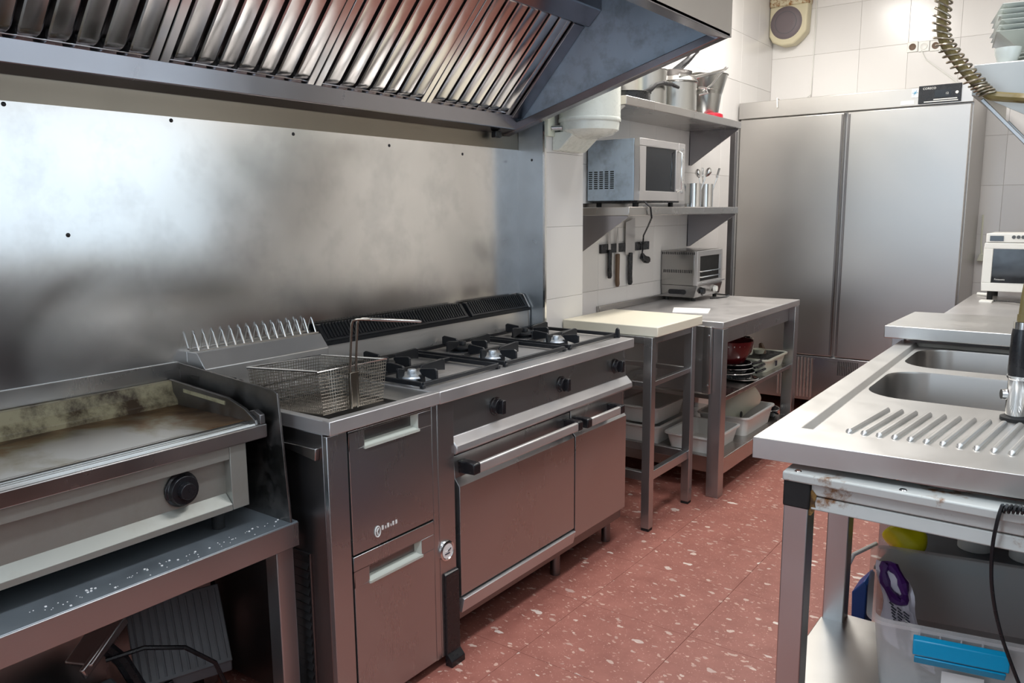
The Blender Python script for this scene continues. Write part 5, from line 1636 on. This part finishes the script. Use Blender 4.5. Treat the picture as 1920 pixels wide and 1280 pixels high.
obj('tube', MB().tube(smooth_path(path), 0.0145, 10), 'hose', sh)
spine = smooth_path(path[1:9], 30)
dist = [0]
for a, b in zip(spine, spine[1:]):
    dist.append(dist[-1] + (b - a).length)
tot = dist[-1]
pts = []
ph = 0.0
for i in range(0, 2200):
    s1 = tot * i / 2200
    pts.append(s1)
coil = []
j = 0
last = 0
for s1 in pts:
    while j < len(dist) - 2 and dist[j + 1] < s1:
        j += 1
    t = (s1 - dist[j]) / max(1e-9, dist[j + 1] - dist[j])
    p = lerp(spine[j], spine[j + 1], t)
    tg = (spine[j + 1] - spine[j]).normalized()
    rem = tot - s1
    pitch_ = 0.0205 if rem > 0.05 else 0.0105
    ph += (s1 - last) / pitch_ * 2 * PI
    last = s1
    a = tg.cross(Vector((0, 1, 0))).normalized()
    b = Vector((0, 1, 0))
    coil.append(p + (a * math.cos(ph) + b * math.sin(ph)) * (0.0235 if rem > 0.05 else 0.020) + tg * 0.010 * math.cos(ph))
obj('spring', MB().tube(coil, 0.0034, 6), 'spring', sh)
sg = thing('rinse_tap', 'black gripped chrome spray tap standing at the right edge of the sink', 'tap', (1.945, 1.0, 0.90))
tx, ty = 1.948, 1.0
obj('base_flange', MB().lathe([(0, 0), (0.034, 0), (0.034, 0.008), (0.024, 0.012), (0, 0.012)], (tx, ty, zk - 0.0125), 24), 'black_matte', sg)
obj('valve_body', MB().lathe([(0.022, 0), (0.024, 0.02), (0.0235, 0.09), (0.027, 0.095), (0.027, 0.10), (0, 0.10)], (tx, ty, zk), 24).cyl((tx - 0.02, ty, zk + 0.05), (tx - 0.034, ty - 0.006, zk + 0.05), 0.014, 0.012), 'chrome', sg)
obj('grip', MB().lathe([(0, 0.10), (0.024, 0.10), (0.026, 0.11), (0.025, 0.20), (0.023, 0.215), (0, 0.215)], (tx, ty, zk), 24), 'black', sg)
obj('collar', MB().lathe([(0, 0.215), (0.022, 0.215), (0.022, 0.232), (0, 0.233)], (tx, ty, zk), 20), 'chrome', sg)
obj('nut', MB().lathe([(0, 0.233), (0.016, 0.233), (0.016, 0.250), (0, 0.250)], (tx, ty, zk), 6), 'hose', sg)
# black coiled cable at the right edge
ph_ = []
for i in range(180):
    t = i / 179
    a = i * 2 * PI / 15
    ph_.append((1.975 + 0.085 * t, 0.425 + 0.007 * math.sin(a), 0.822 + 0.012 * t + 0.007 * math.cos(a)))
kc = thing('coiled_cable', 'black coiled cable hanging over the front of the sink frame', 'cable', (1.98, 0.42, 0.6))
obj('coil', MB().tube(ph_, 0.003, 5), 'black', kc)
obj('cord', MB().tube(smooth_path([(1.975, 0.428, 0.828), (1.970, 0.420, 0.80), (1.966, 0.418, 0.74), (1.972, 0.418, 0.66), (1.995, 0.418, 0.57), (2.04, 0.418, 0.46), (2.07, 0.418, 0.38)]), 0.0035, 7), 'black', kc)
obj('plug', MB().box(2.05, 2.085, 0.405, 0.445, 0.805, 0.835), 'black', kc, 0.006)

# ceiling lamp housings
for k, (x, y) in enumerate(((0.60, 2.95), (1.45, 1.2), (1.55, -0.9))):
    t = thing('ceiling_lamp', ('farthest', 'middle', 'nearest')[k] + ' long fluorescent ceiling lamp housing', 'lamp', (x, y, 3.01), group='ceiling lamps')
    obj('housing', MB().box(x - 0.17, x + 0.17, y - 0.65, y + 0.65, 3.006, 3.049), 'white', t, 0.004)
